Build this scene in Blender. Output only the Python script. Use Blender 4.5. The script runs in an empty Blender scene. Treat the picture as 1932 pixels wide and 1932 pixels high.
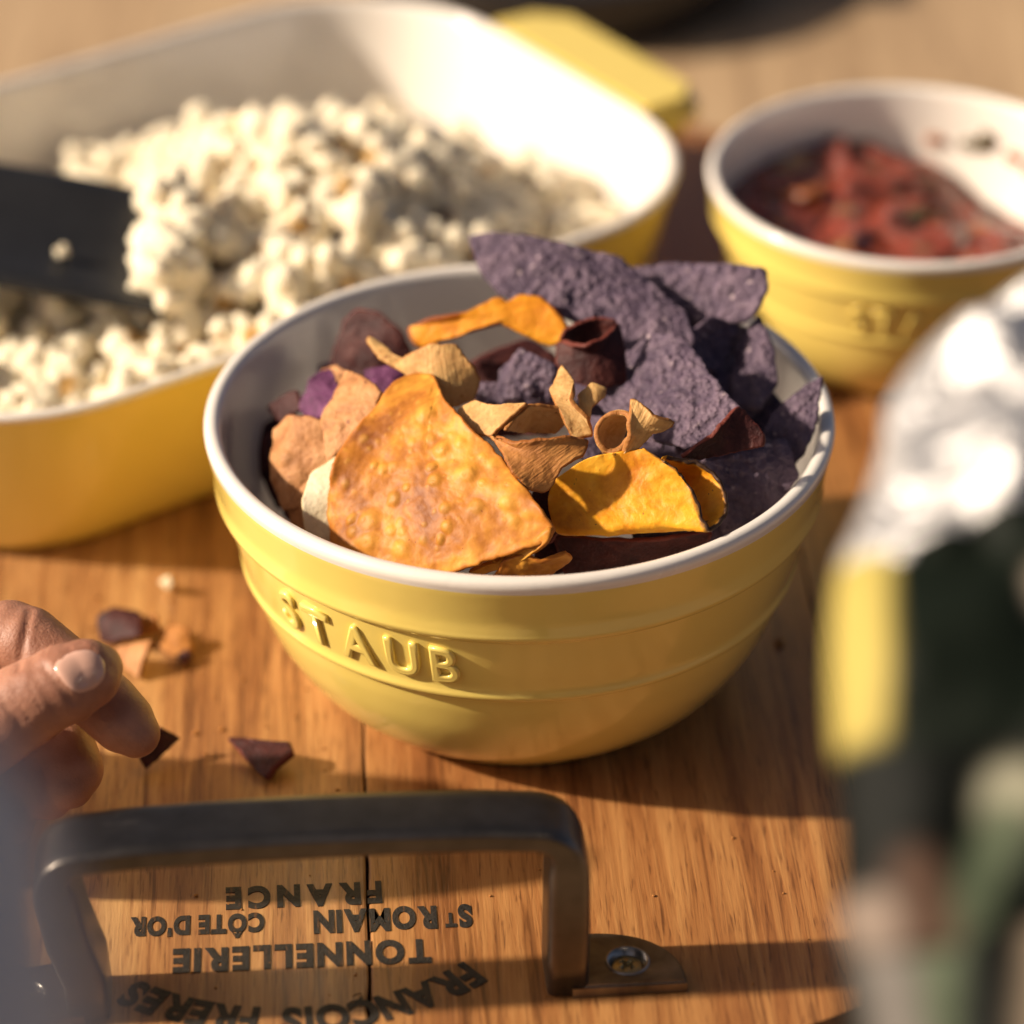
import bpy, bmesh, math, random
import numpy as np
from mathutils import Vector, Matrix, noise
from mathutils.bvhtree import BVHTree

sc = bpy.context.scene
col = sc.collection
R = math.radians

# ------------------------------------------------------------------ camera
PITCH, FPX, CPX = R(32.3), 6466.0, 966.0
fw = np.array([0, math.cos(PITCH), -math.sin(PITCH)])
up = np.array([0, math.sin(PITCH), math.cos(PITCH)])
rt = np.array([1.0, 0, 0])
def ray(px, py): return fw + (px - CPX) / FPX * rt - (py - CPX) / FPX * up
CAM = np.array([0, 0, .0825]) - ray(980, 775) * .924
def Z(px, py, z):
    d = ray(px, py); return CAM + d * ((z - CAM[2]) / d[2])
def PD(px, py, dist): return CAM + ray(px, py) * dist
cd = bpy.data.cameras.new("camera")
cam = bpy.data.objects.new("camera", cd); col.objects.link(cam)
cam.location = CAM
cam.rotation_euler = (math.pi / 2 - PITCH, 0, 0)
cd.sensor_width = 36; cd.lens = 36 * FPX / 1932
cd.clip_start = .01; cd.clip_end = 200
cd.dof.use_dof = True; cd.dof.focus_distance = .876; cd.dof.aperture_fstop = 4.9
sc.camera = cam

# ------------------------------------------------------------------ light
SUN_EL, SUN_DEL = R(30), R(3.5)          # shadows fall to the right and a little away
w = bpy.data.worlds.new("World"); sc.world = w; w.use_nodes = True
nt = w.node_tree
sky = nt.nodes.new("ShaderNodeTexSky"); sky.sky_type = 'NISHITA'; sky.sun_disc = False
sky.sun_elevation = SUN_EL; sky.sun_rotation = R(-93.5)
sky.air_density = .4; sky.dust_density = 3.0; sky.ozone_density = 0
bg = nt.nodes["Background"]; bg.inputs[1].default_value = .075
nt.links.new(sky.outputs[0], bg.inputs[0])
sl = bpy.data.lights.new("sun", 'SUN'); sl.energy = 5.0; sl.angle = R(2.2); sl.color = (1, .93, .82)
so = bpy.data.objects.new("sun", sl); col.objects.link(so)
sdir = Vector((math.cos(SUN_DEL) * math.cos(SUN_EL), math.sin(SUN_DEL) * math.cos(SUN_EL), -math.sin(SUN_EL)))
so.rotation_euler = sdir.to_track_quat('-Z', 'Y').to_euler()
so.location = (-2, -.3, 1.5)
sc.view_settings.view_transform = 'Standard'; sc.view_settings.look = 'None'
sc.view_settings.exposure = .44; sc.view_settings.gamma = 1
sc.view_settings.use_white_balance = True; sc.view_settings.white_balance_temperature = 7350; sc.view_settings.white_balance_tint = 14
sc.cycles.use_denoising = True
sc.cycles.max_bounces = 8
sc.cycles.sample_clamp_indirect = 4.0

rng = np.random.default_rng(11); random.seed(5)

# ------------------------------------------------------------------ helpers
def link(o, parent=None):
    col.objects.link(o)
    if parent: o.parent = parent
    return o
def mesh_obj(name, v, f, mats, parent=None, smooth=True, mi=None):
    me = bpy.data.meshes.new(name)
    me.from_pydata([tuple(map(float, p)) for p in v], [], [tuple(map(int, q)) for q in f])
    for m in (mats if isinstance(mats, (list, tuple)) else [mats]): me.materials.append(m)
    if smooth: me.polygons.foreach_set('use_smooth', [True] * len(me.polygons))
    if mi is not None: me.polygons.foreach_set('material_index', [int(i) for i in mi])
    me.update()
    return link(bpy.data.objects.new(name, me), parent)
def bm_obj(name, bm, mats, parent=None, smooth=True):
    me = bpy.data.meshes.new(name); bm.to_mesh(me); bm.free()
    for m in (mats if isinstance(mats, (list, tuple)) else [mats]): me.materials.append(m)
    if smooth: me.polygons.foreach_set('use_smooth', [True] * len(me.polygons))
    return link(bpy.data.objects.new(name, me), parent)
def empty(name, loc=(0, 0, 0), rz=0, parent=None):
    o = bpy.data.objects.new(name, None); o.empty_display_size = .02
    o.location = loc; o.rotation_euler = (0, 0, rz); return link(o, parent)
def tag(o, label=None, cat=None, group=None, kind=None):
    for k, x in (('label', label), ('category', cat), ('group', group), ('kind', kind)):
        if x: o[k] = x
    return o
def recenter(o):
    me = o.data; n = len(me.vertices); a = np.empty(n * 3); me.vertices.foreach_get('co', a)
    a = a.reshape(-1, 3); c = (a.min(0) + a.max(0)) / 2; c[2] = a[:, 2].min()
    me.vertices.foreach_set('co', (a - c).ravel()); o.location = Vector(c) + o.location; me.update()
    return o
def fattr(o, name, vals):
    at = o.data.attributes.new(name, 'FLOAT', 'POINT'); at.data.foreach_set('value', np.asarray(vals, dtype=np.float32))
def cattr(o, name, vals):
    at = o.data.attributes.new(name, 'FLOAT_COLOR', 'POINT')
    a = np.ones((len(vals), 4), dtype=np.float32); a[:, :3] = vals; at.data.foreach_set('color', a.ravel())
def nz(p, s, off=0.0): return noise.noise(Vector((p[0] * s + off, p[1] * s + off * .7, p[2] * s - off)))

# ------------------------------------------------------------------ materials
class NM:
    def __init__(s, name):
        s.m = bpy.data.materials.new(name); s.m.use_nodes = True
        s.t = s.m.node_tree; s.b = s.t.nodes["Principled BSDF"]
    def n(s, typ, **kw):
        x = s.t.nodes.new(typ)
        for k, v in kw.items():
            if k.startswith('i_'):
                key = k[2:]; key = int(key) if key.isdigit() else key.replace('_', ' ')
                x.inputs[key].default_value = v
            else: setattr(x, k, v)
        return x
    def l(s, a, b): s.t.links.new(a, b)
    def set(s, **kw):
        for k, v in kw.items():
            i = s.b.inputs[k.replace('_', ' ')]
            if hasattr(v, 'is_linked'): s.l(v, i)
            else: i.default_value = v
    def coord(s, kind='Object', scale=(1, 1, 1), add=None):
        tc = s.n('ShaderNodeTexCoord'); mp = s.n('ShaderNodeMapping'); mp.inputs['Scale'].default_value = scale
        s.l(tc.outputs[kind], mp.inputs[0])
        if add is not None: s.l(add, mp.inputs['Location'])
        return mp.outputs[0]
    def noise(s, vec, scale, detail=4, rough=.55, dist=0):
        x = s.n('ShaderNodeTexNoise'); x.inputs['Scale'].default_value = scale; x.inputs['Detail'].default_value = detail
        x.inputs['Roughness'].default_value = rough; x.inputs['Distortion'].default_value = dist
        s.l(vec, x.inputs['Vector']); return x.outputs['Fac']
    def ramp(s, fac, stops, interp='LINEAR'):
        x = s.n('ShaderNodeValToRGB'); x.color_ramp.interpolation = interp; e = x.color_ramp.elements
        while len(e) < len(stops): e.new(.5)
        for i, (p, c) in enumerate(stops):
            e[i].position = p; e[i].color = (c[0], c[1], c[2], 1) if hasattr(c, '__len__') else (c, c, c, 1)
        s.l(fac, x.inputs[0]); return x.outputs[0]
    def mix(s, fac, a, b, blend='MIX'):
        x = s.n('ShaderNodeMix', data_type='RGBA', blend_type=blend)
        for k, v in ((0, fac), (6, a), (7, b)):
            if hasattr(v, 'is_linked'): s.l(v, x.inputs[k])
            else: x.inputs[k].default_value = v if k == 0 else (v[0], v[1], v[2], 1)
        return x.outputs[2]
    def math(s, op, a, b=0.0):
        x = s.n('ShaderNodeMath', operation=op)
        for i, v in enumerate((a, b)):
            if hasattr(v, 'is_linked'): s.l(v, x.inputs[i])
            else: x.inputs[i].default_value = v
        return x.outputs[0]
    def bump(s, h, strength, dist, prev=None):
        x = s.n('ShaderNodeBump'); x.inputs['Strength'].default_value = strength; x.inputs['Distance'].default_value = dist
        s.l(h, x.inputs['Height'])
        if prev is not None: s.l(prev, x.inputs['Normal'])
        return x.outputs[0]
    def attr(s, name, out='Fac'):
        x = s.n('ShaderNodeAttribute'); x.attribute_name = name; return x.outputs[out]

def glaze(name, c, c2, rough=.22, sss=0.0):
    m = NM(name); v = m.coord()
    n1 = m.noise(v, 18, 3); n2 = m.noise(v, 420, 2)
    m.set(Base_Color=m.mix(m.ramp(n1, [(.3, 0), (.7, 1)]), c, c2), Roughness=m.math('ADD', m.math('MULTIPLY', m.noise(v, 60, 3), .12), rough - .05),
          Coat_Weight=.8, Coat_Roughness=.07, IOR=1.5)
    m.set(Normal=m.bump(n2, .05, .0006, m.bump(m.noise(v, 45, 2), .12, .0015)))
    return m.m
M_yellow = glaze('yellow_glaze', (.82, .63, .165), (.79, .595, .15))
M_cream = glaze('cream_glaze', (.79, .735, .66), (.77, .71, .63), .28)

def wood(name, dark, mid, light, pore, rough=.42, coat=.25, sc_=1.0):
    m = NM(name)
    oi = m.n('ShaderNodeObjectInfo'); rnd = oi.outputs['Random']
    cb = m.n('ShaderNodeCombineXYZ'); m.l(m.math('MULTIPLY', rnd, 37.0), cb.inputs[0]); m.l(m.math('MULTIPLY', rnd, 11.0), cb.inputs[1])
    v1 = m.coord(scale=(46 * sc_, 2.2 * sc_, 46), add=cb.outputs[0]); v2 = m.coord(scale=(300 * sc_, 13 * sc_, 120), add=cb.outputs[0])
    v3 = m.coord(scale=(1200 * sc_, 75 * sc_, 200), add=cb.outputs[0]); v4 = m.coord(scale=(16 * sc_, 7 * sc_, 12), add=cb.outputs[0])
    g1 = m.noise(v1, 1.3, 7, .62, 1.1); g2 = m.noise(v2, 1, 5, .65, 1.1); g3 = m.noise(v3, 1, 3, .6, .3); g4 = m.noise(v4, 1, 4, .55, 1.0)
    f = m.math('ADD', m.math('MULTIPLY', g1, .62), m.math('ADD', m.math('MULTIPLY', g3, .14), m.math('MULTIPLY', g2, .24)))
    c = m.ramp(f, [(.38, dark), (.49, mid), (.62, light)])
    c = m.mix(m.ramp(g4, [(.35, .35), (.65, 0)]), c, dark)
    streak = m.ramp(g2, [(.34, 1), (.45, 0)])
    c = m.mix(m.math('MULTIPLY', streak, .6), c, pore)
    c = m.mix(m.math('MULTIPLY', m.ramp(g3, [(.32, 1), (.42, 0)]), .6), c, pore)
    hi = m.ramp(g2, [(.56, 0), (.68, 1)])
    c = m.mix(m.math('MULTIPLY', hi, .35), c, light)
    c = m.mix(1.0, c, oi.outputs['Color'], 'MULTIPLY')
    m.set(Base_Color=c, Roughness=m.math('ADD', m.math('MULTIPLY', g2, .25), rough - .12), Coat_Weight=coat, Coat_Roughness=.3)
    m.set(Normal=m.bump(g3, .25, .0005, m.bump(g2, .35, .0007)))
    return m.m
M_wood = wood('oak_board', (.20, .076, .027), (.40, .185, .066), (.60, .335, .130), (.09, .033, .013))
M_woodside = wood('oak_board_end', (.10, .04, .015), (.17, .07, .025), (.24, .10, .035), (.04, .015, .006), .6, .05)
M_table = wood('pale_table_wood', (.36, .235, .13), (.45, .305, .175), (.52, .37, .22), (.22, .14, .08), .55, .05, .35)

def burned():
    m = NM('burned_ink'); v = m.coord()
    n = m.noise(v, 900, 3); n2 = m.noise(v, 260, 3)
    c = m.ramp(n2, [(.3, (.009, .008, .007)), (.7, (.024, .019, .015))])
    n3 = m.noise(m.coord(scale=(700, 90, 200)), 1, 4, .6)
    c = m.mix(m.ramp(n3, [(.60, 0), (.68, 1)]), c, (.10, .042, .015))
    m.set(Base_Color=c, Roughness=.62, Normal=m.bump(n, .6, .0005)); return m.m
M_burn = burned()

def iron():
    m = NM('dark_forged_iron'); v = m.coord(); v2 = m.coord(scale=(60, 700, 300))
    n = m.noise(v, 130, 5); n2 = m.noise(v2, 1, 3); n3 = m.noise(v, 38, 4, .6, .5)
    c = m.ramp(n, [(.3, (.085, .075, .066)), (.7, (.12, .106, .094))])
    wear = m.ramp(m.math('ADD', m.math('MULTIPLY', n3, .7), m.math('MULTIPLY', n2, .3)), [(.60, 0), (.68, 1)])
    c = m.mix(m.math('MULTIPLY', wear, .6), c, (.24, .20, .165))
    ge = m.n('ShaderNodeNewGeometry'); pw = m.math('MULTIPLY', m.ramp(ge.outputs['Pointiness'], [(.52, 0), (.60, 1)]), m.ramp(n3, [(.35, 0), (.6, 1)]))
    c = m.mix(m.math('MULTIPLY', pw, .8), c, (.34, .29, .24))
    m.set(Base_Color=c, Metallic=.95, Roughness=m.math('ADD', m.math('MULTIPLY', n2, .15), .26), Normal=m.bump(n, .05, .0004)); return m.m
M_iron = iron()
def plain(name, c, rough=.5, metal=0.0, var=.15, scale=90, bump=.2, bd=.0008, **kw):
    m = NM(name); v = m.coord(); n = m.noise(v, scale, 4)
    lo = tuple(x * (1 - var) for x in c); hi = tuple(min(1, x * (1 + var)) for x in c)
    m.set(Base_Color=m.ramp(n, [(.3, lo), (.7, hi)]), Roughness=rough, Metallic=metal, Normal=m.bump(n, bump, bd), **kw); return m.m
M_brass = plain('yellowed_zinc', (.42, .33, .16), .3, .9, .2, 400)
M_steel = plain('worn_steel', (.34, .31, .28), .3, .9, .25, 300)
M_black = plain('black_silicone', (.012, .012, .013), .5, 0, .2, 120, .1)

def chipmat(name, stops, scale=120, bump=.35, bd=.0008, rough=.5, edge=None, edge0=.9, speck=None, speck_sc=900, spk=(.66, .72), fib=0, sss=0.0):
    m = NM(name); v = m.coord()
    n1 = m.noise(v, scale, 5, .62, .5); n2 = m.noise(v, scale * 7, 3)
    c = m.ramp(m.math('ADD', m.math('MULTIPLY', n1, .8), m.math('MULTIPLY', n2, .2)), stops)
    hb = m.attr('bub')
    c = m.mix(m.math('MULTIPLY', hb, .22), c, stops[-1][1])
    if speck:
        c = m.mix(m.ramp(m.noise(v, speck_sc, 2), [(spk[0], 0), (spk[1], 1)]), c, speck)
    if edge:
        ra = m.math('ADD', m.attr('rad'), m.math('MULTIPLY', m.math('SUBTRACT', m.noise(v, 260, 3), .5), .10))
        c = m.mix(m.ramp(ra, [(edge0, 0), (min(.999, edge0 + .05), 1)]), c, edge)
    nn = m.bump(n2, bump, bd, m.bump(n1, bump, bd * 2.5))
    if fib:
        fv = m.attr('fib'); 
        wv = m.n('ShaderNodeTexNoise'); wv.inputs['Scale'].default_value = 1.0; wv.inputs['Detail'].default_value = 3
        cb = m.n('ShaderNodeCombineXYZ'); m.l(m.math('MULTIPLY', fv, fib), cb.inputs[0]); m.l(m.math('MULTIPLY', m.attr('fib2'), fib * .12), cb.inputs[1])
        m.l(cb.outputs[0], wv.inputs['Vector'])
        nn = m.bump(wv.outputs['Fac'], .4, .0010, nn)
        c = m.mix(m.ramp(wv.outputs['Fac'], [(.3, .28), (.5, 0)]), c, stops[0][1])
    m.set(Base_Color=c, Roughness=rough + .08, Normal=nn, Specular_IOR_Level=.2)
    if sss: m.set(Subsurface_Weight=sss, Subsurface_Radius=(.003, .0012, .0005), Subsurface_Scale=.6)
    return m.m
M_orange = chipmat('orange_corn_chip', [(.38, (.22, .064, .011)), (.47, (.42, .148, .022)), (.56, (.63, .275, .040)), (.70, (.80, .45, .08))], 26, .5, .0007, .42, edge=(.40, .13, .02), edge0=.945, speck=(.28, .09, .02), spk=(.70, .76))
M_gold = chipmat('golden_sweet_potato', [(.32, (.46, .135, .010)), (.45, (.66, .26, .016)), (.57, (.78, .365, .026)), (.72, (.84, .48, .07))], 60, .4, .0008, .42, edge=(.06, .030, .018), edge0=.93, speck=(.25, .09, .02), spk=(.70, .74), speck_sc=420, sss=.15)
M_amber = chipmat('deep_orange_carrot', [(.3, (.42, .12, .008)), (.5, (.66, .25, .018)), (.75, (.78, .36, .03))], 90, .4, .0008, .42, edge=(.25, .06, .01), edge0=.93, sss=.15)
M_parsnip = chipmat('tan_parsnip', [(.3, (.36, .17, .055)), (.5, (.54, .31, .115)), (.72, (.66, .43, .18))], 110, .35, .0007, .5, edge=(.33, .13, .035), edge0=.93, speck=(.20, .08, .03), spk=(.69, .74), speck_sc=500, fib=55, sss=.1)
M_brownpars = chipmat('brown_ridged_parsnip', [(.3, (.24, .085, .024)), (.5, (.40, .165, .045)), (.72, (.54, .26, .08))], 110, .35, .0007, .5, edge=(.27, .09, .02), edge0=.94, fib=80)
M_blue = chipmat('blue_corn', [(.30, (.040, .026, .046)), (.46, (.085, .058, .088)), (.58, (.135, .092, .128)), (.72, (.25, .18, .215))], 75, 1.0, .0016, .5, speck=(.36, .27, .29), spk=(.66, .74), speck_sc=330)
M_beet = chipmat('maroon_beet', [(.3, (.022, .006, .006)), (.5, (.048, .012, .011)), (.72, (.105, .027, .020))], 150, .45, .0009, .45, edge=(.14, .03, .02), edge0=.94)
M_purple = chipmat('purple_potato', [(.3, (.05, .014, .035)), (.5, (.12, .035, .09)), (.72, (.22, .07, .16))], 150, .5, .0009, .5)
M_tan = chipmat('pinkish_sweet_potato', [(.34, (.27, .105, .035)), (.48, (.45, .205, .08)), (.68, (.58, .31, .14))], 90, .5, .0009, .5, edge=(.20, .07, .03), edge0=.95, speck=(.22, .08, .04), spk=(.68, .73), speck_sc=420)
M_pale = chipmat('pale_cream_crisp', [(.3, (.50, .40, .25)), (.5, (.64, .54, .36)), (.72, (.72, .64, .47))], 110, .4, .0008, .5, edge=(.55, .42, .22), edge0=.95)

# ------------------------------------------------------------------ the setting
table = mesh_obj('table', [(-1.6, -1.3, -.026), (1.6, -1.3, -.026), (1.6, .95, -.026), (-1.6, .95, -.026),
                           (-1.6, -1.3, -.06), (1.6, -1.3, -.06), (1.6, .95, -.06), (-1.6, .95, -.06)],
                 [(0, 1, 2, 3), (7, 6, 5, 4), (0, 4, 5, 1), (1, 5, 6, 2), (2, 6, 7, 3), (3, 7, 4, 0)], M_table, smooth=False)
table.rotation_euler = (0, 0, 0)
tag(table, kind='structure')

# ------------------------------------------------------------------ round barrel-head board
BC, BR, BROT = np.array([-.060, .0935]), .281, R(3.0)
board = empty('serving_board', (BC[0], BC[1], -.0255), BROT)
tag(board, 'round oak barrel-head serving board with black lettering and an iron handle', 'serving board')
def to_board(P):
    d = np.array(P[:2]) - BC; c, s = math.cos(BROT), math.sin(BROT)
    return np.array([d[0] * c + d[1] * s, -d[0] * s + d[1] * c, P[2] + .0255])
seamA = to_board(Z(694, 1700, 0))[0]
seams = [seamA + k * .131 for k in range(-3, 4)]
seams = [-BR] + [s for s in seams if abs(s) < BR - .02] + [BR]
TOP = .0255
for i in range(len(seams) - 1):
    x0, x1 = seams[i] + (.0003 if i else 0), seams[i + 1] - (.0003 if i < len(seams) - 2 else 0)
    xs = np.linspace(x0, x1, 22)
    low, high = [], []
    wob = 60
    for x in xs:
        y = math.sqrt(max(0, BR * BR - x * x)); low.append((x, -y)); high.append((x, y))
    ny = 60
    right = [(x1 + (.00025 * noise.noise(Vector((t * wob, i * 3.1, 0)))) - (.0011 * math.exp(-((t + .245) / .004) ** 2) if i == 2 else 0), t) for t in np.linspace(low[-1][1], high[-1][1], ny)[1:-1]] if abs(x1) < BR - 1e-4 else []
    left = [(x0 + (.00025 * noise.noise(Vector((t * wob, i * 3.1 + 9, 0)))) , t) for t in np.linspace(high[0][1], low[0][1], ny)[1:-1]] if abs(x0) < BR - 1e-4 else []
    ring = low + right + high[::-1] + left
    rr = [ring[0]]
    for p in ring[1:]:
        if math.dist(p, rr[-1]) > 1e-5: rr.append(p)
    if math.dist(rr[0], rr[-1]) < 1e-5: rr.pop()
    bm = bmesh.new()
    vs = [bm.verts.new((p[0], p[1], 0)) for p in rr]
    fc = bm.faces.new(vs)
    ex = bmesh.ops.extrude_face_region(bm, geom=[fc])
    bmesh.ops.translate(bm, verts=[g for g in ex['geom'] if isinstance(g, bmesh.types.BMVert)], vec=(0, 0, TOP))
    bmesh.ops.recalc_face_normals(bm, faces=bm.faces)
    top_e = [e for e in bm.edges if all(v.co.z > TOP - 1e-6 for v in e.verts)]
    bmesh.ops.bevel(bm, geom=top_e, offset=.0007, segments=2, affect='EDGES', profile=.6)
    for f_ in bm.faces: f_.material_index = 0 if f_.normal.z > .4 else 1
    pl = bm_obj('plank', bm, [M_wood, M_woodside], board, smooth=False)
    pl.color = [(.95, .95, .95, 1), (1, 1, 1, 1), (1, 1, 1, 1), (.90, .78, .68, 1), (.80, .70, .62, 1), (.9, .85, .8, 1)][min(i, 5)]

# ---- burned lettering
def text_mesh(s, bold=.0, extrude=.02, bevel=0.0, res=6):
    cu = bpy.data.curves.new('t', 'FONT'); cu.body = s; cu.size = 1; cu.offset = bold; cu.extrude = extrude
    cu.bevel_depth = bevel; cu.bevel_resolution = 2; cu.resolution_u = res; cu.fill_mode = 'BOTH'
    o = bpy.data.objects.new('t', cu); col.objects.link(o)
    dg = bpy.context.evaluated_depsgraph_get(); dg.update()
    me = bpy.data.meshes.new_from_object(o.evaluated_get(dg))
    v = np.array([x.co for x in me.vertices]).reshape(-1, 3); f = [tuple(p.vertices) for p in me.polygons]
    bpy.data.objects.remove(o); bpy.data.curves.remove(cu); bpy.data.meshes.remove(me)
    return v, f
CAPH = None
def letters(s, bold=.02):
    "list of (x0, x1, verts, faces) for each glyph with cap height 1 and advance taken from the glyph width"
    out = []
    for ch in s:
        if ch == ' ': out.append(None); continue
        v, f = text_mesh(ch, bold); out.append((v, f))
    return out
_h = text_mesh('H', .0)[0]; CAP = _h[:, 1].max() - _h[:, 1].min(); CAP0 = _h[:, 1].min()
def flat_line(s, start, end, cap, name='burned_lettering', sp=.34, wordgap=.55, bold=.052, small=()):
    """s reads from start to end (world xy, baseline); cap height in metres; the letter tops point to the camera."""
    gl = letters(s, bold); adv = []; xx = 0
    for k, g in enumerate(gl):
        if g is None: adv.append(None); xx += wordgap; continue
        v = g[0]; wd = (v[:, 0].max() - v[:, 0].min()) / CAP * (.6 if k in small else 1); adv.append((xx, wd)); xx += wd + sp * .5
    xx -= sp * .5
    S = to_board(np.array([*start, 0]))[:2]; E_ = to_board(np.array([*end, 0]))[:2]
    d = (E_ - S); L = np.linalg.norm(d); d = d / L; n = np.array([-d[1], d[0]])
    V, Fc = [], []
    for k, g in enumerate(gl):
        if g is None: continue
        v, f = g; x0, wd = adv[k]
        u = (v[:, 0] - v[:, 0].min()) / CAP * (.6 if k in small else 1); t = (v[:, 1] - CAP0) / CAP
        if k in small: t = t * .62 + .38
        sx = (x0 + u) / xx * L; jit = rng.normal(0, .00012)
        P = S + np.outer(sx, d) + np.outer(t * cap + jit, n)
        b0 = len(V); zz = TOP + np.where(v[:, 2] > 0, .00022, -.0006)
        V += [(P[i, 0], P[i, 1], zz[i]) for i in range(len(v))]; Fc += [tuple(b0 + j for j in q) for q in f]
    return mesh_obj(name, V, Fc, M_burn, board, smooth=False)
s_ = 1 / 1.00518
def G(px, py): return Z(px * s_, py * s_, 0)[:2]
flat_line('FRANCE', G(723, 1674), G(428, 1687), .0079, sp=.62)
flat_line('ST ROMAIN', G(893, 1718), G(594, 1731), .0080, sp=.22, wordgap=.3, small=(1,))
flat_line("CÔTE D'OR", G(501, 1734), G(248, 1744), .0067, sp=.22, wordgap=.45)
flat_line('TONNELLERIE', G(816, 1784), G(328, 1804), .0082, sp=.34)
# the arched line
def circ3(a, b, c):
    A = 2 * np.array([b - a, c - a]); y = np.array([b @ b - a @ a, c @ c - a @ a]); o = np.linalg.solve(A, y); return o, np.linalg.norm(a - o)
def arc_line(s, p0, p1, p2, cap, name='burned_lettering', sp=.5, wordgap=.9, bold=.052):
    a, b, c = [to_board(np.array([*p, 0]))[:2] for p in (p0, p1, p2)]
    o, r = circ3(a, b, c)
    an = lambda p: math.atan2(p[1] - o[1], p[0] - o[0])
    a0, a2 = an(a), an(c)
    gl = letters(s, bold); adv = []; xx = 0
    for g in gl:
        if g is None: adv.append(None); xx += wordgap; continue
        v = g[0]; wd = (v[:, 0].max() - v[:, 0].min()) / CAP; adv.append((xx, wd)); xx += wd + sp * .5
    xx -= sp * .5; V, Fc = [], []
    for k, g in enumerate(gl):
        if g is None: continue
        v, f = g; x0, wd = adv[k]; mid = (x0 + wd / 2) / xx
        th = a0 + (a2 - a0) * mid
        e_r = np.array([math.cos(th), math.sin(th)]); e_t = np.array([-e_r[1], e_r[0]]) * np.sign(a2 - a0)
        u = ((v[:, 0] - v[:, 0].min()) / CAP - wd / 2) * cap * .80; t = (v[:, 1] - CAP0) / CAP * cap
        P = o + e_r * r + np.outer(u, e_t) + np.outer(t, e_r)
        b0 = len(V); zz = TOP + np.where(v[:, 2] > 0, .00022, -.0006)
        V += [(P[i, 0], P[i, 1], zz[i]) for i in range(len(v))]; Fc += [tuple(b0 + j for j in q) for q in f]
    return mesh_obj(name, V, Fc, M_burn, board, smooth=False)
arc_line('FRANÇOIS FRERES', G(878, 1828), G(560, 1914), G(262, 1862), .0086, bold=.045)

# ---- iron handle (screwed to the board)
def sweep(path, wid, thk, name, mat, parent, perp, seg=10, rc=.35):
    """rounded-rectangle section (wid along perp, thk across) swept along a path of points."""
    path = np.array(path); n = len(path)
    T = np.gradient(path, axis=0); T /= np.linalg.norm(T, axis=1)[:, None]
    V, Fc = [], []
    an = np.linspace(0, 2 * math.pi, 4 * seg, endpoint=False)
    for i in range(n):
        nrm = np.cross(T[i], perp); nrm /= np.linalg.norm(nrm)
        for a in an:
            c, s = math.cos(a), math.sin(a); p = 9.0
            q = (abs(c) ** p + abs(s) ** p) ** (-1 / p)
            V.append(path[i] + perp * c * q * wid[i] / 2 + nrm * s * q * thk[i] / 2)
    m = len(an)
    for i in range(n - 1):
        for k in range(m):
            Fc.append((i * m + k, i * m + (k + 1) % m, (i + 1) * m + (k + 1) % m, (i + 1) * m + k))
    Fc.append(tuple(range(m))[::-1]); Fc.append(tuple((n - 1) * m + k for k in range(m)))
    return mesh_obj(name, V, Fc, mat, parent)
bL = to_board(Z(172, 1888, 0)); bR = to_board(Z(1066, 1838, 0))
hz = TOP + .0485
tL = bL + np.array([-.0075, 0, 0]); tL[2] = hz; tR = bR + np.array([.0002, 0, 0]); tR[2] = hz
def arcpts(a, b, c, r, n=9):
    u = (a - b) / np.linalg.norm(a - b); v = (c - b) / np.linalg.norm(c - b)
    p0, p1 = b + u * r, b + v * r
    return [(1 - t) ** 2 * p0 + 2 * t * (1 - t) * b + t * t * p1 for t in np.linspace(0, 1, n)]
base_r = bR.copy(); base_l = bL.copy()
mid_up = np.array([0, 0, .0016])
pts = [base_l + np.array([0, 0, .001]), base_l + np.array([-.0005, 0, .012]), base_l * .5 + tL * .5] + arcpts(base_l, tL, tR, .011) + \
      [tL * (1 - t) + tR * t + mid_up * math.sin(math.pi * t) for t in np.linspace(.16, .84, 12)] + arcpts(tL, tR, base_r, .011) + [base_r * .5 + tR * .5, base_r + np.array([0, 0, .012]), base_r + np.array([0, 0, .001])]
pts = np.array(pts)
axis = tR - tL; axis[2] = 0; axis /= np.linalg.norm(axis); perp = np.array([-axis[1], axis[0], 0.])
thk = [.0105 if abs(p[2] - hz) > .012 else .0105 - .0045 * (1 - abs(p[2] - hz) / .012) for p in pts]
wid = [.0185] * len(pts)
handle = sweep(pts, wid, thk, 'handle', M_iron, board, perp)
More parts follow.
